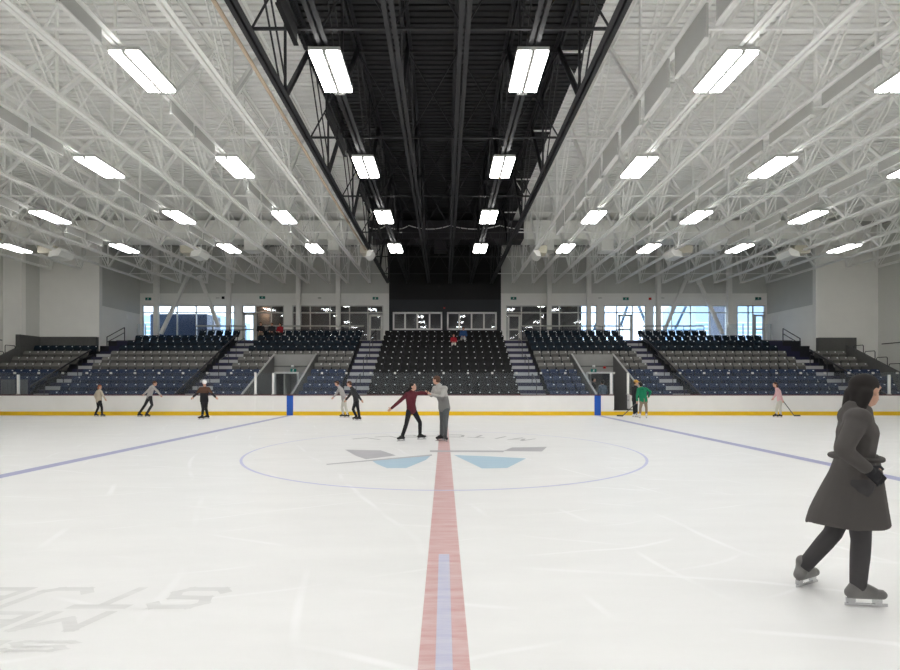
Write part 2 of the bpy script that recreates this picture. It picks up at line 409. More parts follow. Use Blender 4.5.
# windows
def window(n, a, b, mulls, doors=(), z0=ZF, z1=ZH, zt=ZT, fm='frame', label=''):
    t = thing('window_%d' % n, label, 'window', (xp((a + b) / 2), DW + .1, z0)); t['kind'] = 'structure'
    f = MB(); w = .12 if fm == 'frame_white' else .07
    x0, x1 = xp(a), xp(b); ya, yb = DW + .02, DW + .14
    f.box(x0, x1, ya, yb, z1 - w, z1).box(x0, x1, ya, yb, z0, z0 + w).box(x0, x0 + w, ya, yb, z0, z1).box(x1 - w, x1, ya, yb, z0, z1)
    for m in mulls: f.box(xp(m) - w / 2, xp(m) + w / 2, ya, yb, z0, z1)
    if zt: f.box(x0, x1, ya, yb, zt - .04, zt + .04)
    f.build('window_frame', M[fm], t)
    xs = [a] + list(mulls) + [b]
    for i in range(len(xs) - 1):
        MB().box(xp(xs[i]) + .02, xp(xs[i + 1]) - .02, DW + .075, DW + .085, z0 + .03, z1 - .03).build('pane', M['pane'], t)
    for (da, db, dt) in doors:
        d = MB(); w2 = .14
        d.box(xp(da), xp(db), ya - .05, yb, dt - w2, dt).box(xp(da), xp(da) + w2, ya - .05, yb, z0, dt).box(xp(db) - w2, xp(db), ya - .05, yb, z0, dt).box(xp(da), xp(db), ya - .05, yb, z0, z0 + .25).box(xp(da), xp(db), ya - .05, yb, z0 + 1.0, z0 + 1.1)
        dd = d.build('door_leaf', M[fm], t)
        MB().tube([(xp(db) - .2, ya - .1, z0 + .95), (xp(db) - .2, ya - .1, z0 + 1.25)], .02).build('door_handle', M['rail_lt'], dd)
    return t
window(1, 142, 234.5, (156.5, 176.7, 195.8, 213, 228.5), label='long window band at far left, dark below and bright above')
window(2, 242, 284, (255.6, 271), [(242.8, 255, zp(313.2))], label='glazed doorway with bright door left of the spectators')
window(3, 292, 383.3, (298.5, 310, 329.7, 338.5, 349.4, 367.8), [(369, 382.4, zp(314.5))], label='dark window band with door left of the black wall')
window(4, 506, 597, (521.5, 540.6, 549, 559.5, 578.4, 588.5), [(507.5, 520.5, zp(314.5))], label='dark window band with door right of the black wall')
window(5, 604, 646, (617, 632.7), [(618.5, 632, zp(314.5))], label='bright glazed doorway at the head of the right aisle')
window(6, 653, 727, (657.5, 672, 690.7, 710), label='bright blue window band behind steel braces at right')
window(7, 737, 765.5, (748.6, 753.4), [(754, 765, zp(314.5))], label='narrow dark and blue window at the far right corner')
window(8, 392.7, 442.3, (405, 417.2, 429.6), z0=zc0, z1=zc1, zt=None, fm='frame_white', label='left white framed four-pane window in the black wall')
window(9, 447, 496.8, (459.3, 471.6, 484), z0=zc0, z1=zc1, zt=None, fm='frame_white', label='right white framed four-pane window in the black wall')
# lamps added inside to brighten the lobby, the first one warm
for n, (x, y) in enumerate(((-13.6, 40.2), (-8, 41), (-2, 41.5), (3, 41.5), (8, 41))):
    t = thing('lobby_fill_lamp', f'{ORD[n + 1]} added fill lamp from the left in the lobby behind the windows', 'lamp', (x, y, 7.94), 'added lobby lamps')
    MB().box(x - .3, x + .3, y - .3, y + .3, 7.94, 7.995).build('casing', M['lamp_case'], t)
    MB().box(x - .26, x + .26, y - .26, y + .26, 7.925, 7.942).build('diffuser', emat('lobby diffuser', (1, .62, .38) if n == 0 else (1, .93, .85), 60 if n == 0 else 24), t)

# ------------------------------------------------------------------ columns and braces at the far wall
for n, (a, b) in enumerate(((154, 159), (226.5, 231), (296.3, 301), (336, 340.6), (547, 551.3), (586.3, 591), (656, 660.4), (726.7, 731.2))):
    x = (xp(a, 37.5) + xp(b, 37.5)) / 2; r = .16
    t = thing('steel_column', f'{ORD[n + 1]} white steel column from the left along the far windows', 'column', (x, 37.5, ZF), 'columns along the far wall')
    MB().box(x - r, x + r, 37.32, 37.64, ZF, 11.9).build('shaft', M['wall_block'], t, bevel=.02)
    MB().box(x - .25, x + .25, 37.22, 37.74, ZF, ZF + .03).build('base_plate', M['steel_white'], t)
for lab, p, q in (('left leg of the inverted V of steel braces by the far left windows', (161, 334), (188.5, 275)), ('right leg of the inverted V of steel braces by the far left windows', (219, 327), (200.5, 279)),
                  ('left leg of the inverted V of steel braces by the far right windows', (664.5, 330), (686, 279)), ('right leg of the inverted V of steel braces by the far right windows', (722.5, 334), (700, 284))):
    a = W(*p, 37.45); b = W(*q, 37.45)
    t = thing('steel_brace', lab, 'brace', a, 'V braces at the far wall')
    MB().beam(a, b, .22, .22, V((0, 1, 0))).build('brace_tube', M['wall_block'], t)
    MB().beam(b, b + (b - a).normalized() * .3, .04, .4, V((0, 1, 0))).build('gusset', M['steel_white'], t)

# ------------------------------------------------------------------ roof joists
JR = [-3.74, -3.47, -3.2, -2.93, -2.65, -2.38, -2.12, -1.86, -1.6, -1.36, -1.155, -.965, -.745, -.558, -.358, -.15, .058, .266, .476, .69, .89, 1.095, 1.305, 1.52, 1.74, 1.97, 2.2, 2.46, 2.72, 2.98, 3.24, 3.5, 3.76]
P = 4.8
def joist(m, ys, ye, label, flip=1):
    t = thing('roof_joist', label, 'joist', (0, ys, Z_CH), 'open-web roof joists')
    b = MB()
    for s in (-1, 1): b.box(s * .035 if s > 0 else -.125, .125 if s > 0 else -.035, ys, ye, Z_CH, Z_CH + .02).box(s * .035 - .009, s * .035 + .009, ys, ye, Z_CH, Z_CH + .12)
    b.build('bottom_chord', m, t)
    c = MB()
    for s in (-1, 1): c.box(.035 if s > 0 else -.135, .135 if s > 0 else -.035, ys, DWE(ye), Z_TOP, Z_TOP + .02).box(s * .035 - .009, s * .035 + .009, ys, DWE(ye), Z_TOP - .12, Z_TOP)
    c.build('top_chord', m, t)
    y = ye - .05
    while y - P / 2 > ys:
        MB().beam((0, y, Z_CH + .05), (0, y, Z_TOP - .03), .06, .06).build('web_vertical', m, t)
        w = MB()
        for s in (-1, 1): w.beam((s * .075, y, Z_CH + .05), (s * .075, y - P / 2, Z_TOP - .03), .035, .05)
        w.build('web_pair', m, t)
        if y - P > ys:
            MB().beam((0, y - P, Z_CH + .05), (0, y - P / 2, Z_TOP - .03), .11, .10).build('web_diagonal', m, t)
        y -= P
    MB().beam((0, ye - .05, Z_CH + .05), (0, DWE(ye) - .1, Z_TOP - .03), .12, .10).build('end_web', m, t)
    return t
def DWE(ye): return ye + .9
protos = {}
def jlabel(k, r):
    c = JR.index(.058)
    if -.56 < r < .48:
        n = [-.558, -.358, -.15, .058, .266, .476].index(r) + 1
        return f'black open-web roof joist, {ORD[n]} from the left in the black strip'
    if r < 0: return f'white open-web roof joist, {ORD[JR.index(-.558) - k]} to the left of the black strip'
    return f'white open-web roof joist, {ORD[k - JR.index(.476)]} to the right of the black strip'
for k, r in enumerate(JR):
    x = r * 7.37; black = -.56 < r < .48
    end = 37.0 if XL + .4 < x < XR - .3 else 32.5 if x > -27.1 else 30.9
    if x > XR - .3: end = 32.0 if x < 28.4 else 29.9
    vis = abs(x) * 500 / 444
    st = 7.2 if vis < 9 else max(7.2, vis - 3.5)
    st = {True: 7.2, False: end - .05 - P * math.ceil((end - st) / P)}[st == 7.2]
    key = (black, round(st, 1), end)
    if key not in protos:
        protos[key] = joist(M['steel_black' if black else 'steel_white'], st, end, jlabel(k, r)); o = protos[key]; o.location.x = x
    else:
        dup(protos[key], (x, protos[key].location.y, Z_CH), jlabel(k, r))
# bridging lines across the joists
for n, D in enumerate((10.6, 15.3, 20.1, 24.9, 29.7, 34.3)):
    for side, (r0, r1), m, lab in ((0, (-3.2, -.558), 'steel_white', 'left of the black strip'), (1, (-.558, .476), 'steel_black', 'in the black strip'), (2, (.476, 3.24), 'steel_white', 'right of the black strip')):
        lim = 444 * (D + 4) / 500
        lo = XL if D > 33 else -26.8; hi = XR if D > 32 else 28.3
        xs = [r * 7.37 for r in JR if r0 <= r <= r1 and max(lo, -lim) < r * 7.37 < min(hi, lim)]
        if len(xs) < 2: continue
        t = thing('roof_bridging', f'{ORD[n + 1]} nearest line of cross bridging between the joists {lab}', 'bridging', (xs[0], D, Z_CH), 'joist bridging lines')
        MB().beam((xs[0], D, Z_CH + .14), (xs[-1], D, Z_CH + .14), .05, .05, V((0, 1, 0))).build('bottom_rod', M[m], t)
        MB().beam((xs[0], D, Z_TOP - .16), (xs[-1], D, Z_TOP - .16), .05, .05, V((0, 1, 0))).build('top_rod', M[m], t)
        for a, b in zip(xs[:-1], xs[1:]):
            if D in (15.3, 24.9) or m == 'steel_black' or (n + int(a)) % 2 == 0:
                MB().beam((a, D + .03, Z_CH + .12), (b, D + .03, Z_TOP - .15), .035, .035, V((0, 1, 0))).beam((a, D - .03, Z_TOP - .15), (b, D - .03, Z_CH + .12), .035, .035, V((0, 1, 0))).build('cross_brace', M[m], t)

# ------------------------------------------------------------------ lamps
ZL = H + 7.22
COLR = [-3.2, -2.38, -1.6, -.968, -.362, .27, .905, 1.525, 2.2, 2.98]
ROWD = [-3.6, 1.5, 6.55, 11.65, 16.8, 21.85, 26.9]
COLN = ['fifth column left of centre', 'fourth column left of centre', 'third column left of centre', 'second column left of centre', 'left column in the black strip', 'right column in the black strip',
        'second column right of centre', 'third column right of centre', 'fourth column right of centre', 'fifth column right of centre']
ROWN = ['', '', '', 'nearest row in view', 'second nearest row', 'third nearest row', 'farthest row']
lamp0 = None
for j, D in enumerate(ROWD):
    for i, r in enumerate(COLR):
        x = r * 7.22
        if j >= 3:
            if abs(x) - .8 > 456 * (D + .7) / 500: continue
            lab = f'bright twin-strip ceiling light, {COLN[i]}, {ROWN[j]}'
        else:
            if abs(r) > 2.5: continue
            lab = 'bright twin-strip ceiling light over the near ice, behind the picture edge'
        loc = V((x, D, ZL))
        if lamp0 is None:
            t = lamp0 = thing('ceiling_light', lab, 'light', loc, 'arena ceiling lights')
            MB().box(x - .35, x + .35, D - .76, D + .76, ZL + .035, ZL + .11).build('housing', M['lamp_case'], t)
            MB().box(x - .04, x + .04, D - .75, D + .75, ZL - .026, ZL + .035).build('centre_spine', M['lamp_case'], t)
            for s in (-1, 1):
                MB().box(x + (.04 if s > 0 else -.33), x + (.33 if s > 0 else -.04), D - .74, D + .74, ZL - .02, ZL + .035).build('diffuser', M['lamp'], t)
            MB().box(x - .12, x + .12, D + .75, D + .89, ZL + .0, ZL + .08).box(x - .02, x + .02, D + .5, D + .54, ZL + .13, ZL + .16).box(x - .02, x + .02, D - .54, D - .5, ZL + .13, ZL + .16).build('bracket', M['lamp_case'], t)
        else: dup(lamp0, loc, lab)

# ------------------------------------------------------------------ acoustic baffles
bproto = {}
def baffles(r, depth, y0, n, ln, gap, m, where, lamps=True):
    x = r * 7.37
    ys = [y0 + k * (ln + gap) for k in range(n)]
    if lamps: ys = [q for L in ROWD for q in (L + 1.35, L + 2.65) if y0 <= q <= y0 + n * (ln + gap)]
    for k, y in enumerate(ys):
        lab = f'{"black" if m == "baffle_black" else "grey"} baffle under {where}, {ORD[k + 1]} place'
        key = (depth, ln, m)
        if key not in bproto:
            t = bproto[key] = thing('ceiling_baffle', lab, 'baffle', (x, y, Z_CH - .02), 'hanging acoustic baffles')
            MB().box(x - .025, x + .025, y, y + ln, Z_CH - .02 - depth, Z_CH - .02).build('panel', M[m], t)
            MB().box(x - .05, x + .05, y, y + ln, Z_CH - .05 - depth, Z_CH - .02 - depth).build('edge_strip', M['baffle_lit_edge' if m == 'baffle' else 'baffle_black'], t)  # pale strip under grey panels carries the painted light from the ice
        else: dup(bproto[key], (x, y, Z_CH - .02), lab, 'hanging acoustic baffles')
baffles(.69, .66, 8.0, 9, 1.3, .36, 'baffle', 'first white joist right of the black strip', False)
baffles(-.415, .34, 7.7, 12, 1.15, .25, 'baffle_black', 'roof left of second black joist')
baffles(-.965, .33, 7.7, 12, 1.15, .4, 'baffle', 'third white joist left of the black strip')
baffles(-1.6, .33, 12.75, 8, 1.15, .4, 'baffle', 'sixth white joist left of the black strip')
baffles(1.305, .33, 11.0, 8, 1.7, .35, 'baffle', 'fourth white joist right of the black strip', False)
baffles(1.97, .33, 15.0, 5, 1.7, .5, 'baffle', 'seventh white joist right of the black strip', False)
baffles(-2.38, .33, 17.9, 5, 1.15, .4, 'baffle', 'ninth white joist left of the black strip')

# ------------------------------------------------------------------ cross duct, drops, heaters, pipe
zd0, zd1 = H + 144 * 31.0 / 500, H + 10.1
for x0, x1, m, lab in ((-26.9, xp(368, 31), 'duct', 'long white rectangular duct crossing under the roof at left'), (xp(368, 31), xp(524, 31), 'duct_black', 'black rectangular duct crossing the black strip'), (xp(524, 31), 25.6, 'duct', 'long white rectangular duct crossing under the roof at right')):
    t = thing('air_duct', lab, 'duct', ((x0 + x1) / 2, 31.7, zd0))
    MB().box(x0, x1, 31.0, 32.4, zd0, zd1).build('duct_run', M[m], t, bevel=.06)
    x = x0 + 1.2
    while x < x1 - .6:
        MB().box(x, x + .04, 30.97, 32.43, zd0 - .03, zd1).build('flange', M[m], t); x += 2.4
for n, (a, b, m) in enumerate(((246, 258.5, 'duct'), (329, 339.5, 'duct'), (434.5, 446, 'duct_black'), (543, 553, 'duct'), (600, 612, 'duct'), (703, 718, 'duct'))):
    x0, x1 = xp(a, 31.4), xp(b, 31.4)
    t = thing('duct_outlet', f'{ORD[n + 1]} box outlet from the left hanging under the cross duct', 'vent', ((x0 + x1) / 2, 31.5, zd0 - .68), 'duct outlets')
    MB().box(x0, x1, 31.1, 31.9, zd0 - .62, zd0).build('drop_box', M[m], t)
    MB().box(x0 - .04, x1 + .04, 31.06, 31.94, zd0 - .68, zd0 - .6).build('grille', M[m], t)
for n, (a, b, tilt) in enumerate(((42, 68, 1), (183, 206, 1), (361, 374.5, 1), (532, 546, -1), (667, 690, -1), (782, 806, -1))):
    D = 28.2; x0, x1 = xp(a, D), xp(b, D); w = x1 - x0; c = (x0 + x1) / 2; z = zp(253.5, D)
    t = thing('unit_heater', f'{ORD[n + 1]} cream unit heater from the left hanging near the far ceiling', 'heater', (c, D, z), 'hanging unit heaters')
    MB().box(x0 + (0 if tilt > 0 else w * .35), x1 - (w * .35 if tilt > 0 else 0), D - .35, D + .5, z - .05, z + .38).build('burner_box', M['heater'], t, bevel=.03)
    e = x1 if tilt > 0 else x0; i = x1 - w * .45 * 1 if tilt > 0 else x0 + w * .45
    MB().prism([(i, z - .02), (e - tilt * .12, z + .22), (e, z + .02), (e - tilt * .18, z - .25), (i - tilt * .08, z - .30)], D - .5, D + .55).build('reflector_hood', M['duct'], t)
    hk = MB()
    for s in (-.25, .25): hk.tube([(c + s, D, z + .3), (c + s, D, Z_CH + .9)], .012, 6)
    hk.build('hanger_rod', M['steel_white'], t)
tag(MB().tube([(-.602 * 7.4, 7.5, Z_CH + .02), (-.598 * 7.4, 20, Z_CH + .02), (-.59 * 7.4, 30, Z_CH + .05)], .045, 10).build('gas_pipe', M['pipe'], smooth=True), 'tan gas pipe running beside the leftmost black joist', 'pipe')
pts = []
xs = [xp(p, 30.6) for p in (366, 386, 409, 450, 500, 546)]
for a, b in zip(xs[:-1], xs[1:]):
    for k in range(8):
        u = k / 8; pts.append((a + (b - a) * u, 30.6, zp(225.5, 30.6) - .22 * 4 * u * (1 - u)))
tag(MB().tube(pts, .028, 6).build('cable', M['steel_white'], smooth=True), 'pale sagging cable slung across the black duct', 'cable')

# ------------------------------------------------------------------ terrace, seats, aisles
def DR(i): return 26.1 + .83 * i
def ZR(i): return .42 + .411 * i
NR = 11
def terrace(x0, x1, i0, ends=(True, True)):
    mb = MB()
    for i in range(i0, NR):
        d0, d1 = DR(i), DR(i + 1); zb = 0 if i0 == 0 else ZR(i0) - .4
        mb.cur = 0; mb.add([(x0, d0, ZR(i)), (x1, d0, ZR(i)), (x1, d1, ZR(i)), (x0, d1, ZR(i))], [(0, 1, 2, 3)])
        mb.cur = 1; z = ZR(i - 1) if i > i0 else zb
        mb.add([(x0, d0, z), (x1, d0, z), (x1, d0, ZR(i)), (x0, d0, ZR(i))], [(0, 1, 2, 3)])
        mb.cur = 2
        for x, en in zip((x0, x1), ends):
            if en: mb.add([(x, d0, zb), (x, d1, zb), (x, d1, ZR(i)), (x, d0, ZR(i))], [(0, 1, 2, 3)])
    return mb
VL, VR = (-10.54, -7.95), (7.95, 10.5)
M['riser_black'] = mat('black riser paint', (.008, .009, .014), .6)
for xs_, i0 in (((-26.85, -22.5, -21.2, -14.2, -12.8, VL[0]), 0), (VL, 6), ((VL[1], -5.65, -4.2, 4.15, 5.6, VR[0]), 0), (VR, 6), ((VR[1], 12.3, 13.5, 21.8, 23.3, 25.6), 0)):
    for k in range(len(xs_) - 1):
        r_ = 'riser' if 1.1 < xs_[k + 1] - xs_[k] < 1.6 and i0 == 0 else 'riser_black'
        struct(terrace(xs_[k], xs_[k + 1], i0, (k == 0, k == len(xs_) - 2)).build('floor_terrace', [M['concrete'], M[r_], M['parapet']]))
struct(MB().box(-23.1, 24.55, DR(NR), DW, 4.4, ZF).build('floor_concourse', M['concrete']))
# vomitories: side walls, header with doorway
for s, (a, b), nm in ((-1, VL, 'left'), (1, VR, 'right')):
    for x in (a, b):
        poly = [(26.0, 0), (31.4, 0), (31.4, 3.42), (31.1, 3.42), (26.0, .98)]
        o = struct(MB().prism(poly, x - .05, x + .05, 'x').build(f'wall_passage_{nm}', M['vom_dark']))
        struct(MB().beam((x, 26.0, 1.0), (x, 31.1, 3.44), .11, .04).build('trim_4', mat('dull metal edge', (.34, .34, .33), .5)))
    da, db = ((-10.45, -9.05) if s < 0 else (8.85, 10.35)); zt = 2.24
    mb = MB().box(a + .05, da, 30.9, 31.06, 0, 3.4).box(db, b - .05, 30.9, 31.06, 0, 3.4).box(da, db, 30.9, 31.06, zt, 3.4)
    struct(mb.build(f'wall_header_{nm}', M['concrete']))
    struct(MB().box(a + .05, b - .05, 30.87, 30.9, 2.62, 2.70).build('trim_5', M['vom_dark']))
    t = thing('door_1' if s < 0 else 'door_2', f'{nm} passage doorway with pale steel frame', 'door', ((da + db) / 2, 30.9, 0)); t['kind'] = 'structure'
    MB().box(da - .08, da + .02, 30.82, 31.08, 0, zt + .06).box(db - .02, db + .08, 30.82, 31.08, 0, zt + .06).box(da, db, 30.82, 31.08, zt - .03, zt + .08).build('door_frame', M['frame'], t)
    lf = MB().box(da + .35, da + .42, 31.5, 32.6, 0, zt).build('door_leaf', M['frame'], t)
    MB().box(da + .42, da + .46, 31.7, 31.8, 1, 1.3).build('door_handle', M['rail_lt'], lf)
    struct(MB().box(da - .4, db + .4, 33.0, 33.2, 0, 2.36).box(da - .5, da - .4, 31.06, 33.2, 0, 2.36).box(db + .4, db + .5, 31.06, 33.2, 0, 2.36).box(da - .5, db + .5, 31.06, 33.2, 2.3, 2.36).build(f'wall_corridor_{nm}', M['concrete']))
# seats
def seat_shapes():
    """folding stadium seat facing the ice, origin on the tread"""
    back = MB(); n = 6
    outer = []
    for j, (z, y) in enumerate(((.50, .10), (.58, .125), (.68, .165), (.76, .205), (.785, .225))):
        w = (.235, .245, .245, .235, .20)[j]
        for i in range(n + 1):
            u = -1 + 2 * i / n; outer.append((u * w, y - .03 * u * u, z))
    N = n + 1; m = len(outer)
    vs = outer + [(x, y + .035, z) for x, y, z in outer]
    fs = []
    for j in range(4):
        for i in range(n):
            a = j * N + i
            fs += [(a, a + 1, a + N + 1, a + N), (m + a, m + a + N, m + a + N + 1, m + a + 1)]
    for i in range(n):
        fs += [(i, m + i, m + i + 1, i + 1), (4 * N + i, 4 * N + i + 1, m + 4 * N + i + 1, m + 4 * N + i)]
    for j in range(4):
        a = j * N; b = j * N + n
        fs += [(a, a + N, m + a + N, m + a), (b, m + b, m + b + N, b + N)]
    back.add(vs, fs)
    pan = MB().beam((0, .0, .32), (0, .085, .56), .42, .05, V((1, 0, 0)))
    pan.beam((0, -.03, .32), (0, -.01, .38), .38, .04, V((1, 0, 0)))
    pd = MB().beam((0, -.30, .44), (0, .08, .42), .40, .05, V((1, 0, 0)))
    plate = MB().box(.11, .175, .15, .185, .685, .735)
    br = MB().box(-.02, .02, .05, .24, .30, .44).box(-.02, .02, .20, .25, 0, .44).box(-.24, .24, .20, .23, .38, .43)
    return back, pan, pd, plate, br
SB, SPAN, SPD, SPL, SBR = seat_shapes()
def seat_proto(mname):
    m = M[mname]
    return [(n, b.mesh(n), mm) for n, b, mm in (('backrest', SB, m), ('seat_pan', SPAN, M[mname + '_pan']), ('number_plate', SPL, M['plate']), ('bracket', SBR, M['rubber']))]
protoS = {}
for mn in ('seat_black', 'seat_grey', 'seat_blue', 'seat_navy'):
    protoS[mn] = seat_proto(mn)
    for n, me, mm in protoS[mn]: me.materials.append(mm)
AIS = [(-22.5, -21.2), (-14.2, -12.8), (-5.65, -4.2), (4.15, 5.6), (12.3, 13.5), (21.8, 23.3)]
BL = [('far left end block', -26.7, -22.55, 0, 7), ('block left of the far-left long aisle', 0, 0, 0, 0)]
blocks = [('leftmost block', -26.7, -22.55, range(0, 8)), ('second block from left', -21.15, -14.25, range(0, 11)),
          ('strip left of left passage', -12.75, -10.65, range(0, 6)), ('strip right of left passage', -7.8, -5.7, range(0, 6)), ('block over the left passage', -12.75, -5.7, range(6, 11)),
          ('black centre block', -4.15, 4.1, range(0, 11)),
          ('strip left of right passage', 5.65, 7.8, range(0, 6)), ('strip right of right passage', 10.62, 12.25, range(0, 6)), ('block over the right passage', 5.65, 12.25, range(6, 11)),
          ('second block from right', 13.55, 21.75, range(0, 11)), ('rightmost block', 23.4, 25.5, range(0, 7))]
seats = []
for name, x0, x1, rows in blocks:
    for i in rows:
        a, b = x0, x1
        if name == 'second block from left' and i == 10: a = -17.2
        if name == 'second block from right' and i == 10: b = 18.4
        n = int((b - a) / .515); p = (b - a) / n
        for k in range(n):
            x = a + (k + .5) * p
            y = DR(i) + .52
            if abs(x) > 458 * y / 500: continue
            c = 'seat_black' if 'centre' in name else 'seat_blue' if i <= 3 else 'seat_grey' if i <= 6 else 'seat_navy'
            seats.append((y * y + x * x * .02, name, i, k, x, y, ZR(i), c))
PEOPLE_SEATS = [(-12.76, 10), (-11.99, 10), (-11.44, 10), (.64, 8), (1.32, 9)]
seats.sort(key=lambda s: (s[2], abs(s[4])))
RW = ['front', 'second', 'third', 'fourth', 'fifth', 'sixth', 'seventh', 'eighth', 'ninth', 'tenth', 'top']
CN = {'seat_black': 'black', 'seat_grey': 'grey', 'seat_blue': 'blue', 'seat_navy': 'navy'}
far = MB()
SLOT = ['seat_black', 'seat_grey', 'seat_blue', 'seat_navy']
for q, (_, name, i, k, x, y, z, c) in enumerate(seats):
    if q < 296:
        t = thing('stadium_seat', f'{CN[c]} folding seat, {RW[i]} row, {name}, {ORD[k + 1]} from left', 'seat', (x, y, z), 'folding seats of the stand')
        for n, me, mm in protoS[c]:
            o = bpy.data.objects.new(n, me); COL.objects.link(o); o.parent = t
    else:
        sat = any(abs(x - px) < .26 and i == pi for px, pi in PEOPLE_SEATS)
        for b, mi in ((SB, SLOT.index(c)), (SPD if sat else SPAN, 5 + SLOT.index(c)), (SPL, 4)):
            far.cur = mi; far.add([v + V((x, y, z)) for v in b.v], b.f)
tag(far.build('distant_seating', [M[s] for s in SLOT] + [M['plate']] + [M[s + '_pan'] for s in SLOT]), 'upper rows of folding seats in grey, navy and black up the stand', 'seating', kind='stuff')
# aisle half steps and handrails
AN = ['far left aisle', 'second aisle from left', 'aisle left of the black block', 'aisle right of the black block', 'second aisle from right', 'far right aisle']
for (a, b), an in zip(AIS, AN):
    t = thing('aisle_stair', f'concrete stair with pale steps and navy risers in the {an}', 'stair', ((a + b) / 2, DR(0), 0), 'stand aisle stairs')
    top = NR if 'far' not in an else (8 if 'left' in an else 7)
    MB().box(a + .02, b - .02, DR(0) - .40, DR(0), 0, .21).build('step', M['step'], t)
    for i in range(0, top - (1 if top == NR else 0)):
        MB().box(a + .02, b - .02, DR(i + 1) - .40, DR(i + 1) - .002, ZR(i) - .001, ZR(i) + .205).build('step', M['step'], t)
    x = (a + b) / 2 + .15
    for q, i in enumerate((1, 4, 7)):
        if i + 1 >= top: continue
        y0, y1 = DR(i) + .2, DR(i + 1) + .75; z0, z1 = ZR(i), ZR(i + 1)
        h = thing('aisle_handrail', f'dark looped handrail, {ORD[q + 1]} from the bottom of the {an}', 'handrail', (x, y0, z0), 'aisle handrails')
        MB().tube([(x, y0, z0 + .82), (x, y0 + .05, z0 + .92), (x, y1 - .05, z1 + .92), (x, y1, z1 + .82)], .022).build('rail', M['rail'], h)
        MB().tube([(x, y0, z0), (x, y0, z0 + .84)], .022).build('post', M['rail'], h)
        MB().tube([(x, y1, z1 + .206), (x, y1, z1 + .84)], .022).build('post', M['rail'], h)
# end-of-row closure panels (dark) beside the outer aisles: sloping stringers
for x, nm, i1 in ((AIS[5][1] + .05, 'right of the far right aisle', 7), (AIS[0][0] - .03, 'left of the far left aisle', 7), (AIS[4][1] + .03, 'right of the second aisle from right', 10), (AIS[1][0] - .03, 'left of the second aisle from left', 10)):
    a = (x, DR(0), ZR(0) + .45); b = (x, DR(i1), ZR(i1) + .45)
    t = thing('end_rail', f'dark sloping rail along the row ends {nm}', 'rail', (x, DR(0), ZR(0)), 'row end rails')
    MB().beam(a, b, .05, .09).build('rail', M['rail'], t)
    for i in range(0, i1 + 1, 2): MB().tube([(x, DR(i) + .05, ZR(i)), (x, DR(i) + .05, ZR(i) + .48)], .022).build('post', M['rail'], t)
# sloped parapets with stepped guard rails at both ends
for x, sgn, nm, i1 in ((25.75, 1, 'right', 7), (-26.95, -1, 'left', 7)):
    poly = [(DR(0), 0), (DR(i1), 0), (DR(i1), ZR(i1) + .75), (DR(0), ZR(0) + .75)]
    struct(MB().prism(poly, x - .08, x + .08, 'x').build(f'wall_parapet_{nm}', M['parapet']))
    for q in range(6):
        y0 = DR(q) + .45; y1 = y0 + .72; zt = ZR(q + 1) + 1.08
        zb0 = ZR(0) + .75 + (y0 - DR(0)) * .411 / .83; zb1 = ZR(0) + .75 + (y1 - DR(0)) * .411 / .83
        t = thing('guard_rail', f'dark stepped guard rail on the {nm} end parapet, {ORD[q + 1]} from the bottom', 'rail', (x, y0, zb0), 'stepped end guard rails')
        MB().tube([(x, y0, zt - .06), (x, y0 + .05, zt), (x, y1 - .05, zt), (x, y1, zt - .06)], .022).build('rail', M['rail'], t)
        MB().tube([(x, y0, zb0), (x, y0, zt - .05)], .022).build('post', M['rail'], t)
        MB().tube([(x, y1, zb1), (x, y1, zt - .05)], .022).build('post', M['rail'], t)
# rails along the back of the stand
for n, (a, b, nm) in enumerate(((196, 246, 'behind the second block from left'), (259, 364, 'behind the block over the left passage'), (522, 623, 'behind the block over the right passage'), (643, 704, 'behind the second block from right'))):
    D = 35.35; x0, x1 = xp(a, D), xp(b, D); zt = zp(326, D)
    t = thing('back_rail', f'pale pipe rail with dark lower bar {nm}', 'rail', (x0, D, ZF), 'rails at the back of the stand')
    MB().tube([(x0, D, zt), (x1, D, zt)], .055).build('top_rail', M['rail_lt'], t)
    MB().tube([(x0, D, zt - .28), (x1, D, zt - .28)], .03).build('lower_rail', M['rail'], t)
    m = int((x1 - x0) / 1.5) + 1
    for k in range(m + 1):
        x = x0 + (x1 - x0) * k / m; MB().tube([(x, D, ZF), (x, D, zt)], .025).build('post', M['rail'], t)
for n, (p0, p1, nm) in enumerate((((107, 337), (124.5, 327.5), 'at the head of the far left aisle'), ((783, 328.5), (800, 338.5), 'at the head of the far right aisle'), ((371, 336), (376, 330), 'by the door left of the black block'), ((640, 330), (646, 336), 'by the bright doorway at right'))):
    D = 33.6 if n < 2 else 35.2
    a, b = W(*p0, D), W(*p1, D); lo = .75
    t = thing('landing_handrail', f'dark double handrail {nm}', 'handrail', (a.x, a.y, min(a.z, b.z) - lo), 'landing handrails')
    MB().tube([a, b], .03).build('upper_rail', M['rail'], t)
    MB().tube([a - V((0, 0, .35)), b - V((0, 0, .35))], .025).build('lower_rail', M['rail'], t)
    for p in (a, b): MB().tube([p - V((0, 0, .9)), p], .03).build('post', M['rail'], t)
for n, (x, ya, yb, pya, lab) in enumerate(((28.55, 29.5, 32.6, 343, 'dark rail along the right end wall above the stepped guard rails'), (-28.2, 29.8, 31.9, 340, 'dark rail along the left end wall above the stepped guard rails'))):
    z = zp(pya, 31.8); t = thing('wall_rail', lab, 'rail', (x, ya, z))
    MB().tube([(x, ya, z), (x, yb, z)], .03).build('rail', M['rail'], t)
    for y in (ya + .3, yb - .3): MB().tube([(x, y, z), (x + .12 * (1 if x > 0 else -1), y, z)], .018).build('bracket', M['rail'], t)
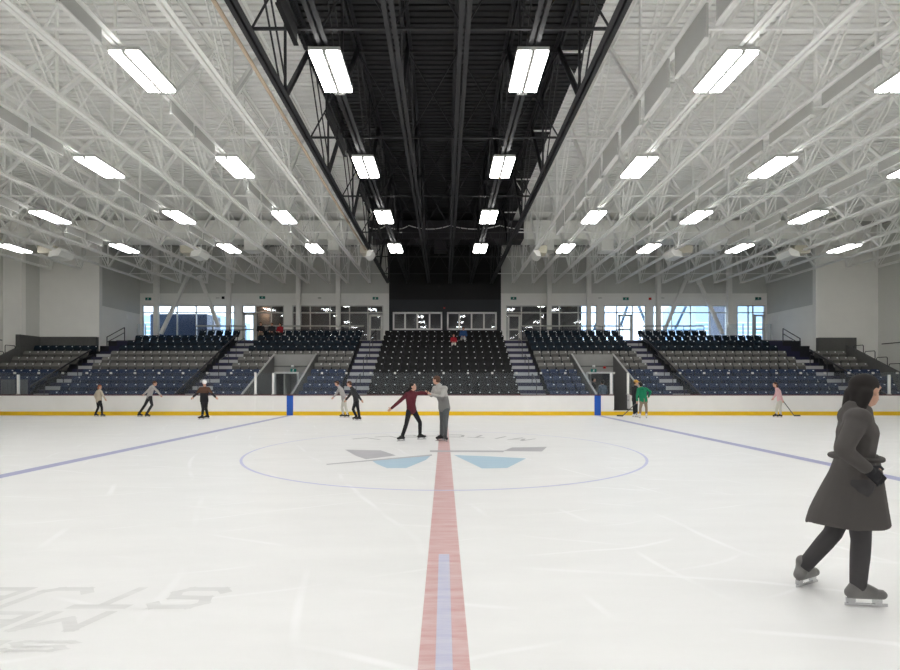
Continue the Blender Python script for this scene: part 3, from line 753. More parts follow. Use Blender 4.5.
# glass guards on the concourse at both corners
for n, (a, b, nm) in enumerate(((727.5, 743, 'beside the last column at right'), (764.5, 771, 'in the far right corner'), (137.5, 145.5, 'in the far left corner'))):
    D = 35.6; x0, x1 = xp(a, D), xp(b, D)
    t = thing('glass_guard', f'clear glass guard on the concourse {nm}', 'guard', (x0, D, ZF), 'concourse glass guards')
    MB().box(x0, x1, D - .01, D + .01, ZF + .05, zp(324, D)).build('pane', M['glass'], t)
    for x in (x0, x1): MB().box(x - .03, x + .03, D - .03, D + .03, ZF, zp(324, D)).build('post', M['rail_lt'], t)

# ------------------------------------------------------------------ rink boards and glass
BH, BD = 1.03, 25.1
g0, g1 = 8.54, 9.44        # open gate at right
l0, l1 = -9.49, -8.58      # closed gate at left
bd = thing('dasher_board', 'long white rink boards with yellow kick strip and dark red cap', 'boards', (0, BD, 0))
fc = MB().box(-24, l0, BD, BD + .1, .2, BH - .03).box(l1, g0, BD, BD + .1, .2, BH - .03).box(g1, 24, BD, BD + .1, .2, BH - .03).box(g0, g1, BD, BD + .1, .2, .28)
fc.build('face_panel', M['board'], bd)
MB().box(-24, 24, BD - .015, BD + .1, 0.005, .2).build('kick_plate', M['kick'], bd)
MB().box(-24, l0, BD - .02, BD + .13, BH - .03, BH + .02).box(l1, g0, BD - .02, BD + .13, BH - .03, BH + .02).box(g1, 24, BD - .02, BD + .13, BH - .03, BH + .02).build('cap_rail', M['cap'], bd)
for px in (290, 597.6): MB().box(xp(px - 3.2, BD), xp(px + 3.2, BD), BD - .02, BD, 0.005, BH - .03).build('blue_stripe', M['stripe'], bd)
MB().box(g0 - .02, g1 + .02, BD - .03, BD + .13, .26, .30).build('gate_sill', M['rubber'], bd)
gt = thing('rink_gate', 'closed white gate in the boards at the left passage', 'gate', ((l0 + l1) / 2, BD, .2))
MB().box(l0 + .01, l1 - .01, BD, BD + .1, .2, BH - .03).build('gate_panel', M['board'], gt)
MB().box(l0 + .01, l1 - .01, BD - .02, BD + .13, BH - .03, BH + .02).build('cap_rail', M['cap'], gt)
MB().box(l0 + .05, l1 - .05, BD + .03, BD + .045, BH + .02, 2.12).build('glass_pane', M['glass'], gt)
ga = math.radians(101)
gd = thing('rink_gate', 'open gate swung back behind the boards beside the yellow-capped skater', 'gate', (g1, BD + .1, .3))
def gp(u, v, z): return (g1 - math.cos(ga) * u - math.sin(ga) * v, BD + .12 + math.sin(ga) * u - math.cos(ga) * v, z)
def gbox(u0, u1, v0, v1, z0, z1): return MB().add([gp(u, v, z) for z in (z0, z1) for v in (v0, v1) for u in (u0, u1)], [(0, 2, 3, 1), (4, 5, 7, 6), (0, 1, 5, 4), (2, 6, 7, 3), (0, 4, 6, 2), (1, 3, 7, 5)])
gbox(0, .88, -.05, .05, .3, BH).build('gate_panel', M['board'], gd); gbox(0, .88, -.06, .06, BH, BH + .04).build('cap_rail', M['cap'], gd)
gbox(.04, .84, -.008, .008, BH + .04, 2.1).build('glass_pane', M['glass'], gd); gbox(.3, .6, .05, .09, .72, .78).build('latch', M['rail_lt'], gd)
for n, (px, lab) in enumerate(((255.2, 'white glass post left of the closed gate'), (273, 'white glass post right of the closed gate'), (611.3, 'white glass post left of the open gate'), (628.3, 'white glass post right of the open gate'), (17.5, 'white glass post near the left picture edge'), (890, 'white glass post near the right picture edge'))):
    x = xp(px, BD); w = .045 if n < 4 else .04
    t = thing('glass_post', lab, 'post', (x, BD + .05, BH), 'rink glass posts')
    MB().box(x - w, x + w, BD - .0, BD + .1, BH + .02, 2.14 if n < 4 else 2.05).build('upright', M['post'], t)
    MB().box(x - w - .03, x + w + .03, BD - .02, BD + .12, BH + .02, BH + .06).build('foot', M['rail_lt'], t)
gp0 = None; n = 0; x = -22.6
spans = []
for a, b in ((-24, l0), (l1, g0), (g1, 24)):
    m = max(1, round((b - a) / 1.22)); spans += [(a + (b - a) * k / m, a + (b - a) * (k + 1) / m) for k in range(m)]
spans = [s for s in spans if s[1] > -22.6 and s[0] < 23.2]
for k, (a, b) in enumerate(spans):
    nm = f'{ORD[k + 1]} from the left picture edge' if k < 20 else f'{ORD[len(spans) - k]} from the right picture edge'
    t = thing('rink_glass_panel', f'clear glass panel standing on the boards, {nm}', 'glass panel', ((a + b) / 2, BD + .05, BH), 'rink glass panels')
    MB().box(a + .008, b - .008, BD + .03, BD + .045, BH + .02, 2.16).build('glass_pane', M['glass'], t)
    MB().box(b - .05, b + .05, BD + .01, BD + .065, 2.08, 2.18).build('clip', M['frame'], t)
# grey ribbed panels behind the glass at far left
for n, (a, b) in enumerate(((1.5, 16), (19.5, 28.5))):
    D = 25.45; x0, x1 = xp(a, D), xp(b, D); zt = zp(379.5, D)
    t = thing('ribbed_panel', f'grey ribbed panel behind the glass, {("left", "right")[n]} of the white post at far left', 'panel', ((x0 + x1) / 2, D, 0))
    mb = MB(); k = 0; xx = x0
    while xx < x1 - .03: mb.box(xx, xx + .055, D - .03, D, 0, zt); xx += .09
    mb.box(x0, x1, D, D + .03, 0, zt).build('ribbed_sheet', mat('dark ribbed sheet', (.16, .16, .17), .5), t)
    MB().box(x0 - .04, x0, D - .04, D + .05, 0, zt + .04).box(x1, x1 + .04, D - .04, D + .05, 0, zt + .04).build('panel_frame', M['riser'], t)

# ------------------------------------------------------------------ ice markings (paint under the ice)
def flat(polys, name, m, z=.0015):
    mb = MB()
    for k, p in enumerate(polys): mb.add([(x, y, z + (.00002 * (k % 40) if len(polys) > 4 and len(polys) != 96 else 0)) for x, y in p], [tuple(range(len(p)))])
    o = mb.build(name, m, fl); 
    me = o.data
    for p in me.polygons:
        if p.normal.z < 0: p.flip()
    return o
CD = 12.15
flat([[(-.15, -.7), (.15, -.7), (.15, BD - .02), (-.15, BD - .02)]], 'centre_line', M['p_red'], .0010)
flat([[(-.05, a), (.05, a), (.05, b), (-.05, b)] for a, b in ((2.2, 4.75),)], 'centre_line_dash', M['p_dash'], .005)
for s, x in (('a', -7.74), ('b', 7.72)): flat([[(x - .15, -.7), (x + .15, -.7), (x + .15, BD - .02), (x - .15, BD - .02)]], 'blue_line', M['p_blue'])
ring = []
N = 96
for k in range(N):
    t0, t1 = 2 * math.pi * k / N, 2 * math.pi * (k + 1) / N
    ring.append([(r * math.cos(t), CD + r * math.sin(t)) for r, t in ((4.545, t0), (4.60, t0), (4.60, t1), (4.545, t1))])
flat(ring, 'centre_circle', M['p_circle'], .0035)
def gpoly(pts): return [G(x, y) for x, y in pts]
flat([gpoly([(371, 460.2), (404, 457.6), (431, 455.5), (426, 460), (406, 468.3), (387, 468.3), (377, 464.2)])], 'emblem_wing', M['p_sky'], .004)
flat([gpoly([(454, 455.2), (490, 456.6), (526, 458.6), (507, 468.2), (482, 468.6)])], 'emblem_wing', M['p_sky'], .004)
flat([gpoly([(345, 449.8), (381, 450.6), (396, 455.6), (366, 459.4), (356, 456)])], 'emblem_blade', M['p_grey'], .0042)
flat([gpoly([(547, 447), (512, 447.6), (503, 451.2), (542, 451.6)])], 'emblem_blade', M['p_grey'], .0042)
flat([gpoly([(326, 464.2), (432, 454.6), (432, 455.9), (327, 465)]), gpoly([(430, 450.5), (505, 450.8), (503, 452.3), (430, 452.2)])], 'emblem_line', M['p_grey'], .0045)
GLY = {  # stroke letters on a 0..1 grid
 'M': [[(0, 0), (0, 1), (.5, .35), (1, 1), (1, 0)]], 'I': [[(.5, 0), (.5, 1)]], 'T': [[(0, 1), (1, 1)], [(.5, 1), (.5, 0)]], 'C': [[(1, .9), (.8, 1), (.2, 1), (0, .8), (0, .2), (.2, 0), (.8, 0), (1, .1)]],
 'H': [[(0, 0), (0, 1)], [(1, 0), (1, 1)], [(0, .5), (1, .5)]], 'E': [[(1, 1), (0, 1), (0, 0), (1, 0)], [(0, .5), (.8, .5)]], 'L': [[(0, 1), (0, 0), (1, 0)]],
 'S': [[(1, .85), (.85, 1), (.15, 1), (0, .8), (.15, .52), (.85, .48), (1, .2), (.85, 0), (.15, 0), (0, .15)]], 'J': [[(1, 1), (1, .15), (.8, 0), (.2, 0), (0, .2)]]}
def strokes(ch, w):
    out = []
    for st in GLY[ch]:
        for a, b in zip(st[:-1], st[1:]):
            d = V((b[0] - a[0], b[1] - a[1])); d.normalize(); n = V((-d.y, d.x)) * w / 2; e = d * w / 2
            A = V(a) - e; B = V(b) + e
            out.append([(A + n), (B + n), (B - n), (A - n)])
    return out
# arc of letters near the far edge of the circle, read from the far side
word = 'MITCHELL'; polys = []
for k, ch in enumerate(word):
    t = math.radians(90 - 44 + k * 88 / 7); r0 = 3.25
    c = V((r0 * math.cos(t), r0 * math.sin(t))); up = -V((math.cos(t), math.sin(t))); rt = V((up.y, -up.x))
    for p in strokes(ch, .2):
        polys.append([((c + rt * (q[0] - .5) * .44 + up * (q[1] - .5) * .62).x, CD + (c + rt * (q[0] - .5) * .44 + up * (q[1] - .5) * .62).y) for q in p])
flat(polys, 'arc_lettering', M['p_letter'], .0025)
# slanted lettering at lower left, also read from the far side
def line(txt, xr, y0, y1, wd, gap, name, slant=.35):
    polys = []; x = xr; hgt = y1 - y0
    for ch in txt:
        for p in strokes(ch, .22):
            polys.append([(x - q[0] * wd + (1 - q[1]) * slant * hgt, y0 + (1 - q[1]) * hgt) for q in p])
        x -= wd + gap
    flat(polys, name, M['p_faint'], .0025)
line('STJE', -1.80, 3.64, 3.95, .36, .17, 'ice_lettering'); line('ME', -2.46, 3.30, 3.54, .38, .15, 'ice_lettering'); line('SE', -2.35, 3.04, 3.15, .36, .1, 'ice_lettering')

# ------------------------------------------------------------------ signs and small wall fittings
def exit_sign(px, py, d, lab, w=.42, h=.2):
    c = W(px, py, d)
    t = thing('exit_sign', lab, 'sign', c, 'green exit signs')
    MB().box(c.x - w / 2, c.x + w / 2, c.y - .06, c.y, c.z - h / 2, c.z + h / 2).build('sign_box', M['sign_green'], t)
    f = MB(); y0, y1 = c.y - .066, c.y - .06
    def P2(x, z): return (c.x + x, z + c.z)
    f.prism([P2(.02 * math.cos(a) + .012, .02 * math.sin(a) + .062) for a in [2 * math.pi * k / 8 for k in range(8)]], y0, y1)
    for a, b, ww in (((.005, .04), (-.012, -.015), .03), ((.0, .035), (.045, .012), .014), ((.0, .035), (-.045, .02), .014), ((-.012, -.015), (.03, -.04), .018), ((.03, -.04), (.02, -.08), .016), ((-.012, -.015), (-.04, -.05), .018), ((-.04, -.05), (-.07, -.05), .016)):
        d_ = V((b[0] - a[0], b[1] - a[1])).normalized(); n = V((-d_.y, d_.x)) * ww / 2
        f.prism([P2(a[0] + n.x, a[1] + n.y), P2(b[0] + n.x, b[1] + n.y), P2(b[0] - n.x, b[1] - n.y), P2(a[0] - n.x, a[1] - n.y)], y0, y1)
    f.build('running_figure', M['sign_white'], t)
for px, py, lab in ((148.5, 299, 'in the far left corner'), (262.5, 297.6, 'above the bright door and spectators at left'), (375.5, 298.4, 'above the door left of the black wall'), (513.5, 298.4, 'above the door right of the black wall'), (625.7, 298.8, 'above the bright doorway at right'), (758, 298.6, 'in the far right corner')):
    exit_sign(px, py, DW - .0, f'green running-man exit sign {lab}')
exit_sign(293.5, 370.4, 30.87, 'teal exit sign over the left passage doorway', .34, .2)
exit_sign(593.5, 370.6, 30.87, 'teal exit sign over the right passage doorway', .34, .2)
def fitting(name, lab, cat, px, py, d, m, w=.2, h=.14, dep=.1, grp=None):
    c = W(px, py, d); t = thing(name, lab, cat, c, grp)
    MB().box(c.x - w / 2, c.x + w / 2, d - .03, d, c.z - h / 2, c.z + h / 2).build('back_plate', M[m], t)
    MB().ell(c + V((0, -.03, 0)), V((w * .42, dep, h * .42))).build('dome', M[m], t, smooth=True)
for n, (px, nm) in enumerate(((292.7, 'left'), (593.7, 'right'))): fitting('emergency_light', f'white emergency light over the exit sign in the {nm} passage', 'light', px, 366.2, 30.87, 'helmet', .16, .13, .1)
fitting('alarm_strobe', 'small red alarm between the two black wall windows', 'alarm', 444.3, 308, DW, 'red', .12, .12)
fitting('alarm_strobe', 'red alarm right of the bright doorway sign', 'alarm', 650, 298.8, DW, 'red', .2, .18)
fitting('alarm_strobe', 'red alarm on the header wall of the right passage', 'alarm', 604.5, 367.5, 30.87, 'red', .16, .13)
fitting('dome_camera', 'black dome camera on the wall right of the left braces', 'camera', 223.2, 297.8, DW, 'rubber', .2, .2)
for px, nm in ((217.8, 'left of the black dome camera'), (319.5, 'above the dark windows at left'), (600, 'left of the bright doorway sign'), (662.5, 'right of the red alarm at right')): fitting('wall_spotlight', f'small grey wall spotlight {nm}', 'spotlight', px, 298, DW, 'wall_dark', .26, .1, .12, 'wall spotlights')
for x, px, py, nm, s in ((XL, 129.5, 317.2, 'left', 1), (XR, 775, 318.3, 'right', -1)):
    D = 500 * x / (px - 444); z = zp(py, D)
    tag(MB().box(x - .0 if s > 0 else x - .03, x + .03 if s > 0 else x, D - .3, D + .3, z - .12, z + .14).build('wall_notice', M['board']), f'white notice on the {nm} corner return wall', 'notice')

# ------------------------------------------------------------------ people
def hand(mb, w, d, n, s=1.0, grip=.5):
    """palm, four unequal bent fingers and a thumb from the side; d along the forearm, n out of the palm"""
    d = V(d).normalized(); n = V(n); n = (n - d * n.dot(d)).normalized(); a = d.cross(n)
    w = V(w); R = Matrix((a, n, d)).transposed()
    mb.ell(w + d * .045 * s, V((.04, .017, .055)) * s, R, 12, 8)
    for k, ln in enumerate((.068, .078, .072, .056)):
        b = w + d * .085 * s + a * (.030 - .02 * k) * s
        m = b + (d * math.cos(grip * .7) + n * math.sin(grip * .7)) * ln * .55 * s
        e = m + (d * math.cos(grip * 1.7) + n * math.sin(grip * 1.7)) * ln * .5 * s
        mb.rcone(b - d * .02 * s, .0095 * s, m, .0088 * s); mb.rcone(m, .0088 * s, e, .0072 * s)
    t0 = w + d * .03 * s + a * .032 * s; t1 = t0 + (a * .75 + d * .6 + n * .25).normalized() * .042 * s; t2 = t1 + (d * .85 + a * .15 + n * .45).normalized() * .032 * s
    mb.rcone(t0, .013 * s, t1, .0105 * s); mb.rcone(t1, .0105 * s, t2, .008 * s)

def head_frame(look, tilt=0.0):
    f = V(look).normalized(); up = V((0, 0, 1)) ; x = f.cross(up).normalized(); up = x.cross(f)
    return Matrix((x, f, up)).transposed()
def person(label, J, look, s=1.0, top=('jacket', 'black_cloth'), legs='black_cloth', hair=('short', 'hair_dark'), skate='skate_black', skin='skin', voxel=.012,
           hat=None, extra=None, bulk=1.0, seated=False, top_legs=None, zsplit=None, sleeves=True, root=None, group=None, coat=None):
    """J: joints in the hall. body is one continuous surface; clothes, hair, skates are children"""
    base = root if root is not None else V((J['pelvis'].x, J['pelvis'].y, min(J['anl'].z, J['anr'].z) - .08))
    t = thing('person', label, 'person', base, group)
    R = head_frame(look); c = J['head']; q = lambda x, y, z: c + R @ (V((x, y, z)) * s)
    b = MB()
    b.ell(q(0, -.008, .03), V((.076, .095, .088)) * s, R, 20, 14); b.ell(q(0, .018, -.045), V((.060, .068, .075)) * s, R, 16, 12)
    b.ell(q(0, .055, -.085), V((.028, .028, .024)) * s, R)                               # chin
    b.rcone(q(0, .084, .016), .009 * s, q(0, .097, -.020), .0125 * s)                     # nose
    b.ell(q(0, .078, .03), V((.052, .018, .012)) * s, R)                                 # brow
    b.ell(q(0, .080, -.058), V((.026, .014, .012)) * s, R)                               # mouth
    for k in (-1, 1): b.ell(q(k * .077, -.005, -.005), V((.012, .022, .032)) * s, R)     # ears
    b.rcone(q(0, -.02, -.06), .052 * s, J['neck'], .06 * s)
    ch, wa, pe = J['chest'], J['waist'], J['pelvis']
    sd = (J['shr'] - J['shl']); sdn = sd.normalized()
    fw = sdn.cross(V((0, 0, 1))).normalized() * -1
    def torso(mb, e):
        mb.rcone(J['shl'] + sdn * .03, (.062 + e) * s, J['shr'] - sdn * .03, (.062 + e) * s)
        mb.rcone(J['neck'], (.06 + e * .8) * s, ch, (.10 + e) * s)
        hw = sd.length * .22
        mb.rcone(wa, (.085 + e) * s, pe, (.102 + e) * s)
        for k in (-1, 1):
            mb.rcone(ch + sdn * k * hw, (.098 + e) * s * bulk, wa + sdn * k * hw * .72, (.088 + e) * s * bulk)
            mb.rcone(wa + sdn * k * hw * .72, (.088 + e) * s * bulk, pe + sdn * k * hw * .8, (.10 + e) * s * bulk)
            mb.rcone(ch + sdn * k * hw, (.098 + e) * s, J['shl' if k < 0 else 'shr'], (.058 + e) * s)
    def arms(mb, e, hands=True):
        for k in 'lr':
            sh, el, wr = J['sh' + k], J['el' + k], J['wr' + k]
            mb.rcone(sh, (.054 + e) * s, el, (.040 + e) * s); mb.rcone(el, (.040 + e) * s, wr, (.027 + e) * s)
            if hands: hand(mb, wr, wr - el, J.get('pn' + k, V((0, 1, -.2))), s * 1.02, J.get('grip', .6))
    def legf(mb, e, e2=None):
        e2 = e if e2 is None else e2
        for k in 'lr':
            hi, kn, an = J['hi' + k], J['kn' + k], J['an' + k]
            mb.rcone(hi, (.080 + e) * s, kn, (.050 + e) * s); mid = kn.lerp(an, .3)
            mb.rcone(kn, (.050 + e) * s, mid, (.050 + e) * s); mb.rcone(mid, (.050 + e) * s, an, (.034 + e2) * s)
    torso(b, 0); arms(b, 0); legf(b, 0)
    for k in 'lr':
        fd = J.get('fd' + k); b.rcone(J['an' + k], .034 * s, J['an' + k] + fd * .09 * s + V((0, 0, -.055 * s)) if fd else J['to' + k], .026 * s)
    vox(b, 'body', M[skin], t, voxel, 2)
    for k in (-1, 1): MB().ell(q(k * .03, .083, .008), V((.012, .008, .008)) * s, R, 10, 6).build('eye', M['eye'], t, smooth=True)
    MB().ell(q(0, .092, -.060), V((.022, .006, .006)) * s, R, 10, 6).build('mouth', M['lip'], t, smooth=True)
    # trousers
    g = MB(); legf(g, .012, .018)
    g.rcone(J['hil'], .105 * s * bulk, J['hir'], .105 * s * bulk); g.rcone(pe, .118 * s * bulk, wa.lerp(pe, .5), .108 * s * bulk)
    vox(g, 'trousers', M[legs], t, max(voxel, .012), 3)
    # upper garment
    u = MB(); torso(u, .022); arms(u, .016, False)
    if coat: coat(u)
    mats = [M[top[1]], M[top[2]]] if len(top) > 2 else M[top[1]]
    vox(u, top[0], mats, t, max(voxel, .012), 3, zsplit)
    # hair / hat
    if hair:
        hmb = MB(); st = hair[0]
        hmb.ell(q(0, -.022, .045), V((.086, .100, .086)) * s, R, 20, 14)
        hmb.ell(q(0, -.05, .0), V((.082, .075, .085)) * s, R, 16, 12)
        if st in ('long', 'tail', 'bob'):
            L = {'long': .26, 'tail': .2, 'bob': .08}[st]; out = J.get('hairdir', V((0, 0, -1)))
            for k in (-1, 0, 1): hmb.rcone(q(k * .05, -.065, -.02), .05 * s, q(k * .055, -.075, -.06) + out * L * s, .032 * s)
        vox(hmb, 'hair', M[hair[1]], t, max(voxel, .012), 2)
    if hat:
        kind, m2 = hat; hm = MB()
        hm.ell(q(0, -.015, .06), V((.098, .114, .088)) * s, R, 20, 14)
        if kind == 'cap': hm.ell(q(0, .12, .055), V((.07, .07, .012)) * s, R)
        if kind == 'helmet': hm.ell(q(0, -.06, .02), V((.094, .07, .08)) * s, R)
        vox(hm, kind, M[m2], t, max(voxel, .012), 2)
        if kind == 'helmet':
            st_ = MB().tube([q(-.075, .0, .0), q(-.06, .03, -.09), q(0, .04, -.115), q(.06, .03, -.09), q(.075, .0, .0)], .008 * s).build('chin_strap', M['rubber'], t)
    # skates or shoes
    for k in 'lr':
        an, to = J['an' + k], J['to' + k]; d = (to - an); d.z = 0; d.normalize()
        dn = J.get('fd' + k, d); up = V((0, 0, 1))
        m = MB(); heel = an - dn * .05 * s + V((0, 0, -.055 * s)); tip = an + dn * .16 * s + V((0, 0, -.06 * s))
        m.rcone(an + V((0, 0, .05 * s)), .05 * s, an, .048 * s); m.rcone(an, .048 * s, heel, .042 * s); m.rcone(heel, .042 * s, tip, .036 * s); m.rcone(an, .045 * s, an + dn * .10 * s + V((0, 0, -.045 * s)), .042 * s)
        if skate:
            bt = vox(m, 'ice_skate', M[skate], t, .012, 2)
            off = parent_loc(t)
            z1 = an.z - .09 * s; sd_ = V((-dn.y, dn.x, 0))
            bl = MB()
            bl.beam(an - dn * .09 * s + V((0, 0, -.137 * s)), an + dn * .2 * s + V((0, 0, -.137 * s)), .006, .02, sd_)
            for o_ in (-.05, .13): bl.beam(an + dn * o_ * s + V((0, 0, -.128 * s)), an + dn * o_ * s + V((0, 0, -.09 * s)), .03, .05, sd_)
            ob = bl.build('blade', M['blade'], t); ob.parent = bt
        else: vox(m, 'shoe', M['black_cloth'], t, .014, 2)
    if extra: extra(t)
    return t
def joints(d, **k):
    J = {}
    for n, v in k.items():
        if isinstance(v, tuple): J[n] = W(v[0], v[1], d, v[2] if len(v) > 2 else 0)
        else: J[n] = v
    return J
def ground(J, s=1.0, only=None):
    """set the ankles so the blades just touch the ice"""
    for k in (only or 'lr'): 
        J['an' + k].z = .148 * s; J['to' + k].z = .09 * s
    return J

# woman in the long grey coat, close at right
D = 3.72
J = joints(D, head=(866, 391), neck=(860, 412), chest=(857, 432), waist=(855, 455), pelvis=(854, 480),
    shl=(851, 419, .16), shr=(859, 419, -.15), ell=(842, 448, .22), wrl=(852, 470, .24), elr=(843, 450, -.20), wrr=(866, 468, -.24),
    hil=(852, 484, .09), hir=(857, 484, -.08), knl=(833, 533, .15), anl=(803, 574, .3), tol=(812, 582, .3), knr=(861, 541, -.08), anr=(858, 590, -.06), tor=(872, 597, -.06))
ground(J); J['pnl'] = V((0, -1, 0)); J['pnr'] = V((0, 1, 0)); J['fdr'] = V((1, -.1, 0)).normalized(); J['fdl'] = V((.9, .42, 0)).normalized(); J['hairdir'] = V((-.25, .1, -1)).normalized()
def flare(u):
    rings = []; wa = J['waist']; px = 135.0
    prof = [(455, 856, .135, .115), (470, 855, .165, .14), (490, 851, .21, .175), (508, 848, .25, .20), (523, 847, .275, .215)]
    for (py, cx, rx, ry) in prof:
        c = W(cx, py, D); rings.append([(c.x + rx * math.cos(2 * math.pi * i / 24), c.y + ry * math.sin(2 * math.pi * i / 24) * (1 + .06 * math.sin(5 * 2 * math.pi * i / 24)), c.z + (-.02 * math.sin(2 * math.pi * i / 24 * 3))) for i in range(24)])
    vs = [p for r in rings for p in r]; n = 24
    fs = [(k * n + i, k * n + (i + 1) % n, (k + 1) * n + (i + 1) % n, (k + 1) * n + i) for k in range(len(rings) - 1) for i in range(n)]
    fs += [tuple(range(n)), tuple(reversed(range((len(rings) - 1) * n, len(rings) * n)))]
    u.add(vs, fs)
    u.rcone(W(856, 410, D), .085, W(855, 417, D), .11)
def belt(t):
    mb = MB(); c = W(855.5, 457, D)
    mb.tube([c + V((.128 * math.cos(a), .175 * math.sin(a), 0)) for a in [2 * math.pi * k / 28 for k in range(29)]], .022, 8)
    vox(mb, 'belt', M['coat_grey'], t, .012, 1)
    for k in 'lr':
        g = MB(); d = J['wr' + k] - J['el' + k]; hand(g, J['wr' + k], d, J['pn' + k], 1.12, .6); g.rcone(J['wr' + k] - d.normalized() * .03, .036, J['wr' + k] + d.normalized() * .03, .034)
        vox(g, 'glove', M['black_cloth'], t, .006, 1)
person('dark haired woman in a long grey belted coat skating close at right', J, (1, .15, -.06), 1.0, ('long_coat', 'coat_grey'), 'leggings', ('bob', 'hair_dark'), 'skate_grey', 'skin', .008, coat=flare, extra=belt)

# the dancing pair at centre ice
D = 14.05
J = joints(D, head=(413, 386.8), neck=(411.5, 391.8), chest=(411, 397), waist=(411, 404.5), pelvis=(411.6, 410.6),
    shl=(407, 394.4, -.05), shr=(415.4, 393.8, .05), ell=(399.2, 401.6, -.08), wrl=(391.8, 408, -.1), elr=(421.6, 392.6, .08), wrr=(427, 393.4, .05),
    hil=(409, 411.3, -.04), hir=(414, 411.3, .04), knl=(406.2, 424.3, -.05), anl=(402.4, 436.6, -.06), tol=(400, 439, -.1), knr=(420, 422.4, .1), anr=(420, 436.5, .3), tor=(424, 438, .3))
ground(J); J['pnl'] = V((0, -1, 0)); J['pnr'] = V((0, 0, -1)); J['hairdir'] = V((-.8, 0, -.5)).normalized(); J['fdl'] = V((-.75, -.6, 0)).normalized(); J['fdr'] = V((.9, .3, 0)).normalized()
person('woman in a maroon top and black leggings dancing at centre ice, arm stretched out', J, (.85, -.25, .18), .93, ('maroon_top', 'maroon'), 'black_cloth', ('long', 'hair_dark'), 'skate_black', 'skin', .008, bulk=.9)
J = joints(D, head=(436.2, 380.2), neck=(438.6, 385.2), chest=(440.6, 391.5), waist=(443.6, 401), pelvis=(444.3, 408.4),
    shl=(435, 388.4, .1), shr=(445, 388.6, -.12), ell=(431.5, 395.3, .2), wrl=(428.8, 393.8, .12), elr=(441.5, 397.6, -.25), wrr=(432.4, 394.6, -.15),
    hil=(442.2, 409.3, .06), hir=(446.4, 409.3, -.06), knl=(442, 421, .12), anl=(441.6, 435.8, .1), tol=(437, 437, .06), knr=(446, 421.4, -.12), anr=(445.2, 436.2, -.05), tor=(447.5, 438, -.25))
ground(J); J['pnl'] = V((0, -.2, 1)); J['pnr'] = V((0, .2, 1)); J['fdl'] = V((-.8, -.5, 0)).normalized(); J['fdr'] = V((.3, -1, 0)).normalized()
person('man in a two-tone grey sweater holding the hand of the woman in maroon', J, (-.9, .35, -.12), 1.0, ('sweater', 'sweater', 'sweater_dark'), 'grey_trousers', ('short', 'hair_brown'), 'skate_black', 'skin', .008, zsplit=W(443, 396.5, D).z)

# skaters along the far boards
D = 24.3
J = joints(D, head=(100.2, 387), neck=(99.6, 390), chest=(99.3, 393), waist=(99, 397.5), pelvis=(98.8, 401),
    shl=(97.4, 391.6, .12), shr=(101, 391.6, -.12), ell=(94.8, 395.5, .12), wrl=(96.2, 399, .1), elr=(103.3, 395.5, -.15), wrr=(105, 398.8, -.2),
    hil=(98, 401.5, .06), hir=(99.8, 401.5, -.06), knl=(98.2, 407.6, .1), anl=(95.5, 413, .1), tol=(97, 414, .1), knr=(101.8, 407.5, -.1), anr=(102, 413, -.1), tor=(104, 414, -.1))
ground(J, .85); person('child with ginger hair and beige jacket skating by the boards at far left', J, (1, -.2, 0), .85, ('jacket', 'beige'), 'black_cloth', ('bob', 'hair_ginger'), 'skate_black')
D = 24.0
J = joints(D, head=(155, 383.6), neck=(153.2, 386), chest=(151.6, 388.3), waist=(150.2, 393), pelvis=(149.4, 396.5),
    shl=(152.4, 386.8, .17), shr=(153, 387.4, -.17), ell=(147.5, 391, .25), wrl=(144, 394, .3), elr=(157.5, 391, -.25), wrr=(160, 394.6, -.28),
    hil=(149, 397.2, .08), hir=(150, 397.2, -.08), knl=(145, 405, .1), anl=(139, 411, .15), tol=(142, 413, .15), knr=(152, 405, -.1), anr=(146.5, 412.8, -.1), tor=(149, 414, -.1))
ground(J); person('skater in a pale grey top leaning forward by the boards at left', J, (1, -.1, -.25), .97, ('top', 'pale_grey'), 'charcoal_cloth', ('short', 'hair_brown'), 'skate_black')
D = 22.4
J = joints(D, head=(204.4, 383), neck=(204.8, 387.6), chest=(204.6, 391), waist=(204, 396), pelvis=(204.2, 400),
    shl=(200.6, 388.8, 0), shr=(208.6, 388.8, 0), ell=(197.2, 393.2, -.1), wrl=(193.4, 396.8, -.2), elr=(211.6, 393, -.1), wrr=(215.4, 397, -.15),
    hil=(202.4, 401, 0), hir=(206, 401, 0), knl=(203, 408.8, .15), anl=(202.3, 416, 0), tol=(198, 418, 0), knr=(206, 408.5, .1), anr=(207.6, 415, .45), tor=(204, 417, .45))
ground(J); person('skater in white helmet and brown vest over black by left boards', J, (-.5, .8, -.1), 1.0, ('jacket', 'brown_cloth', 'black_cloth'), 'black_cloth', None, 'skate_black', zsplit=W(204, 393, D).z, hat=('helmet', 'helmet'))
D = 23.6
J = joints(D, head=(336.8, 383.6), neck=(339, 386.8), chest=(341, 389.8), waist=(343.2, 395.2), pelvis=(344, 399.5),
    shl=(339.6, 388, .16), shr=(340.4, 388.6, -.16), ell=(336.5, 393.5, .2), wrl=(333.6, 396.8, .15), elr=(341, 394, -.25), wrr=(345, 397.5, -.28),
    hil=(343.6, 400, .08), hir=(344.4, 400, -.08), knl=(342, 407.5, .1), anl=(343.4, 414.4, .1), tol=(341, 416, .1), knr=(346, 408, -.1), anr=(347.8, 414, -.1), tor=(345, 416, -.1))
ground(J); person('skater in a pale top leaning left, behind the one in black', J, (-1, -.1, -.2), .97, ('top', 'pale_grey'), 'cream', ('short', 'hair_brown'), 'skate_black')
D = 21.9
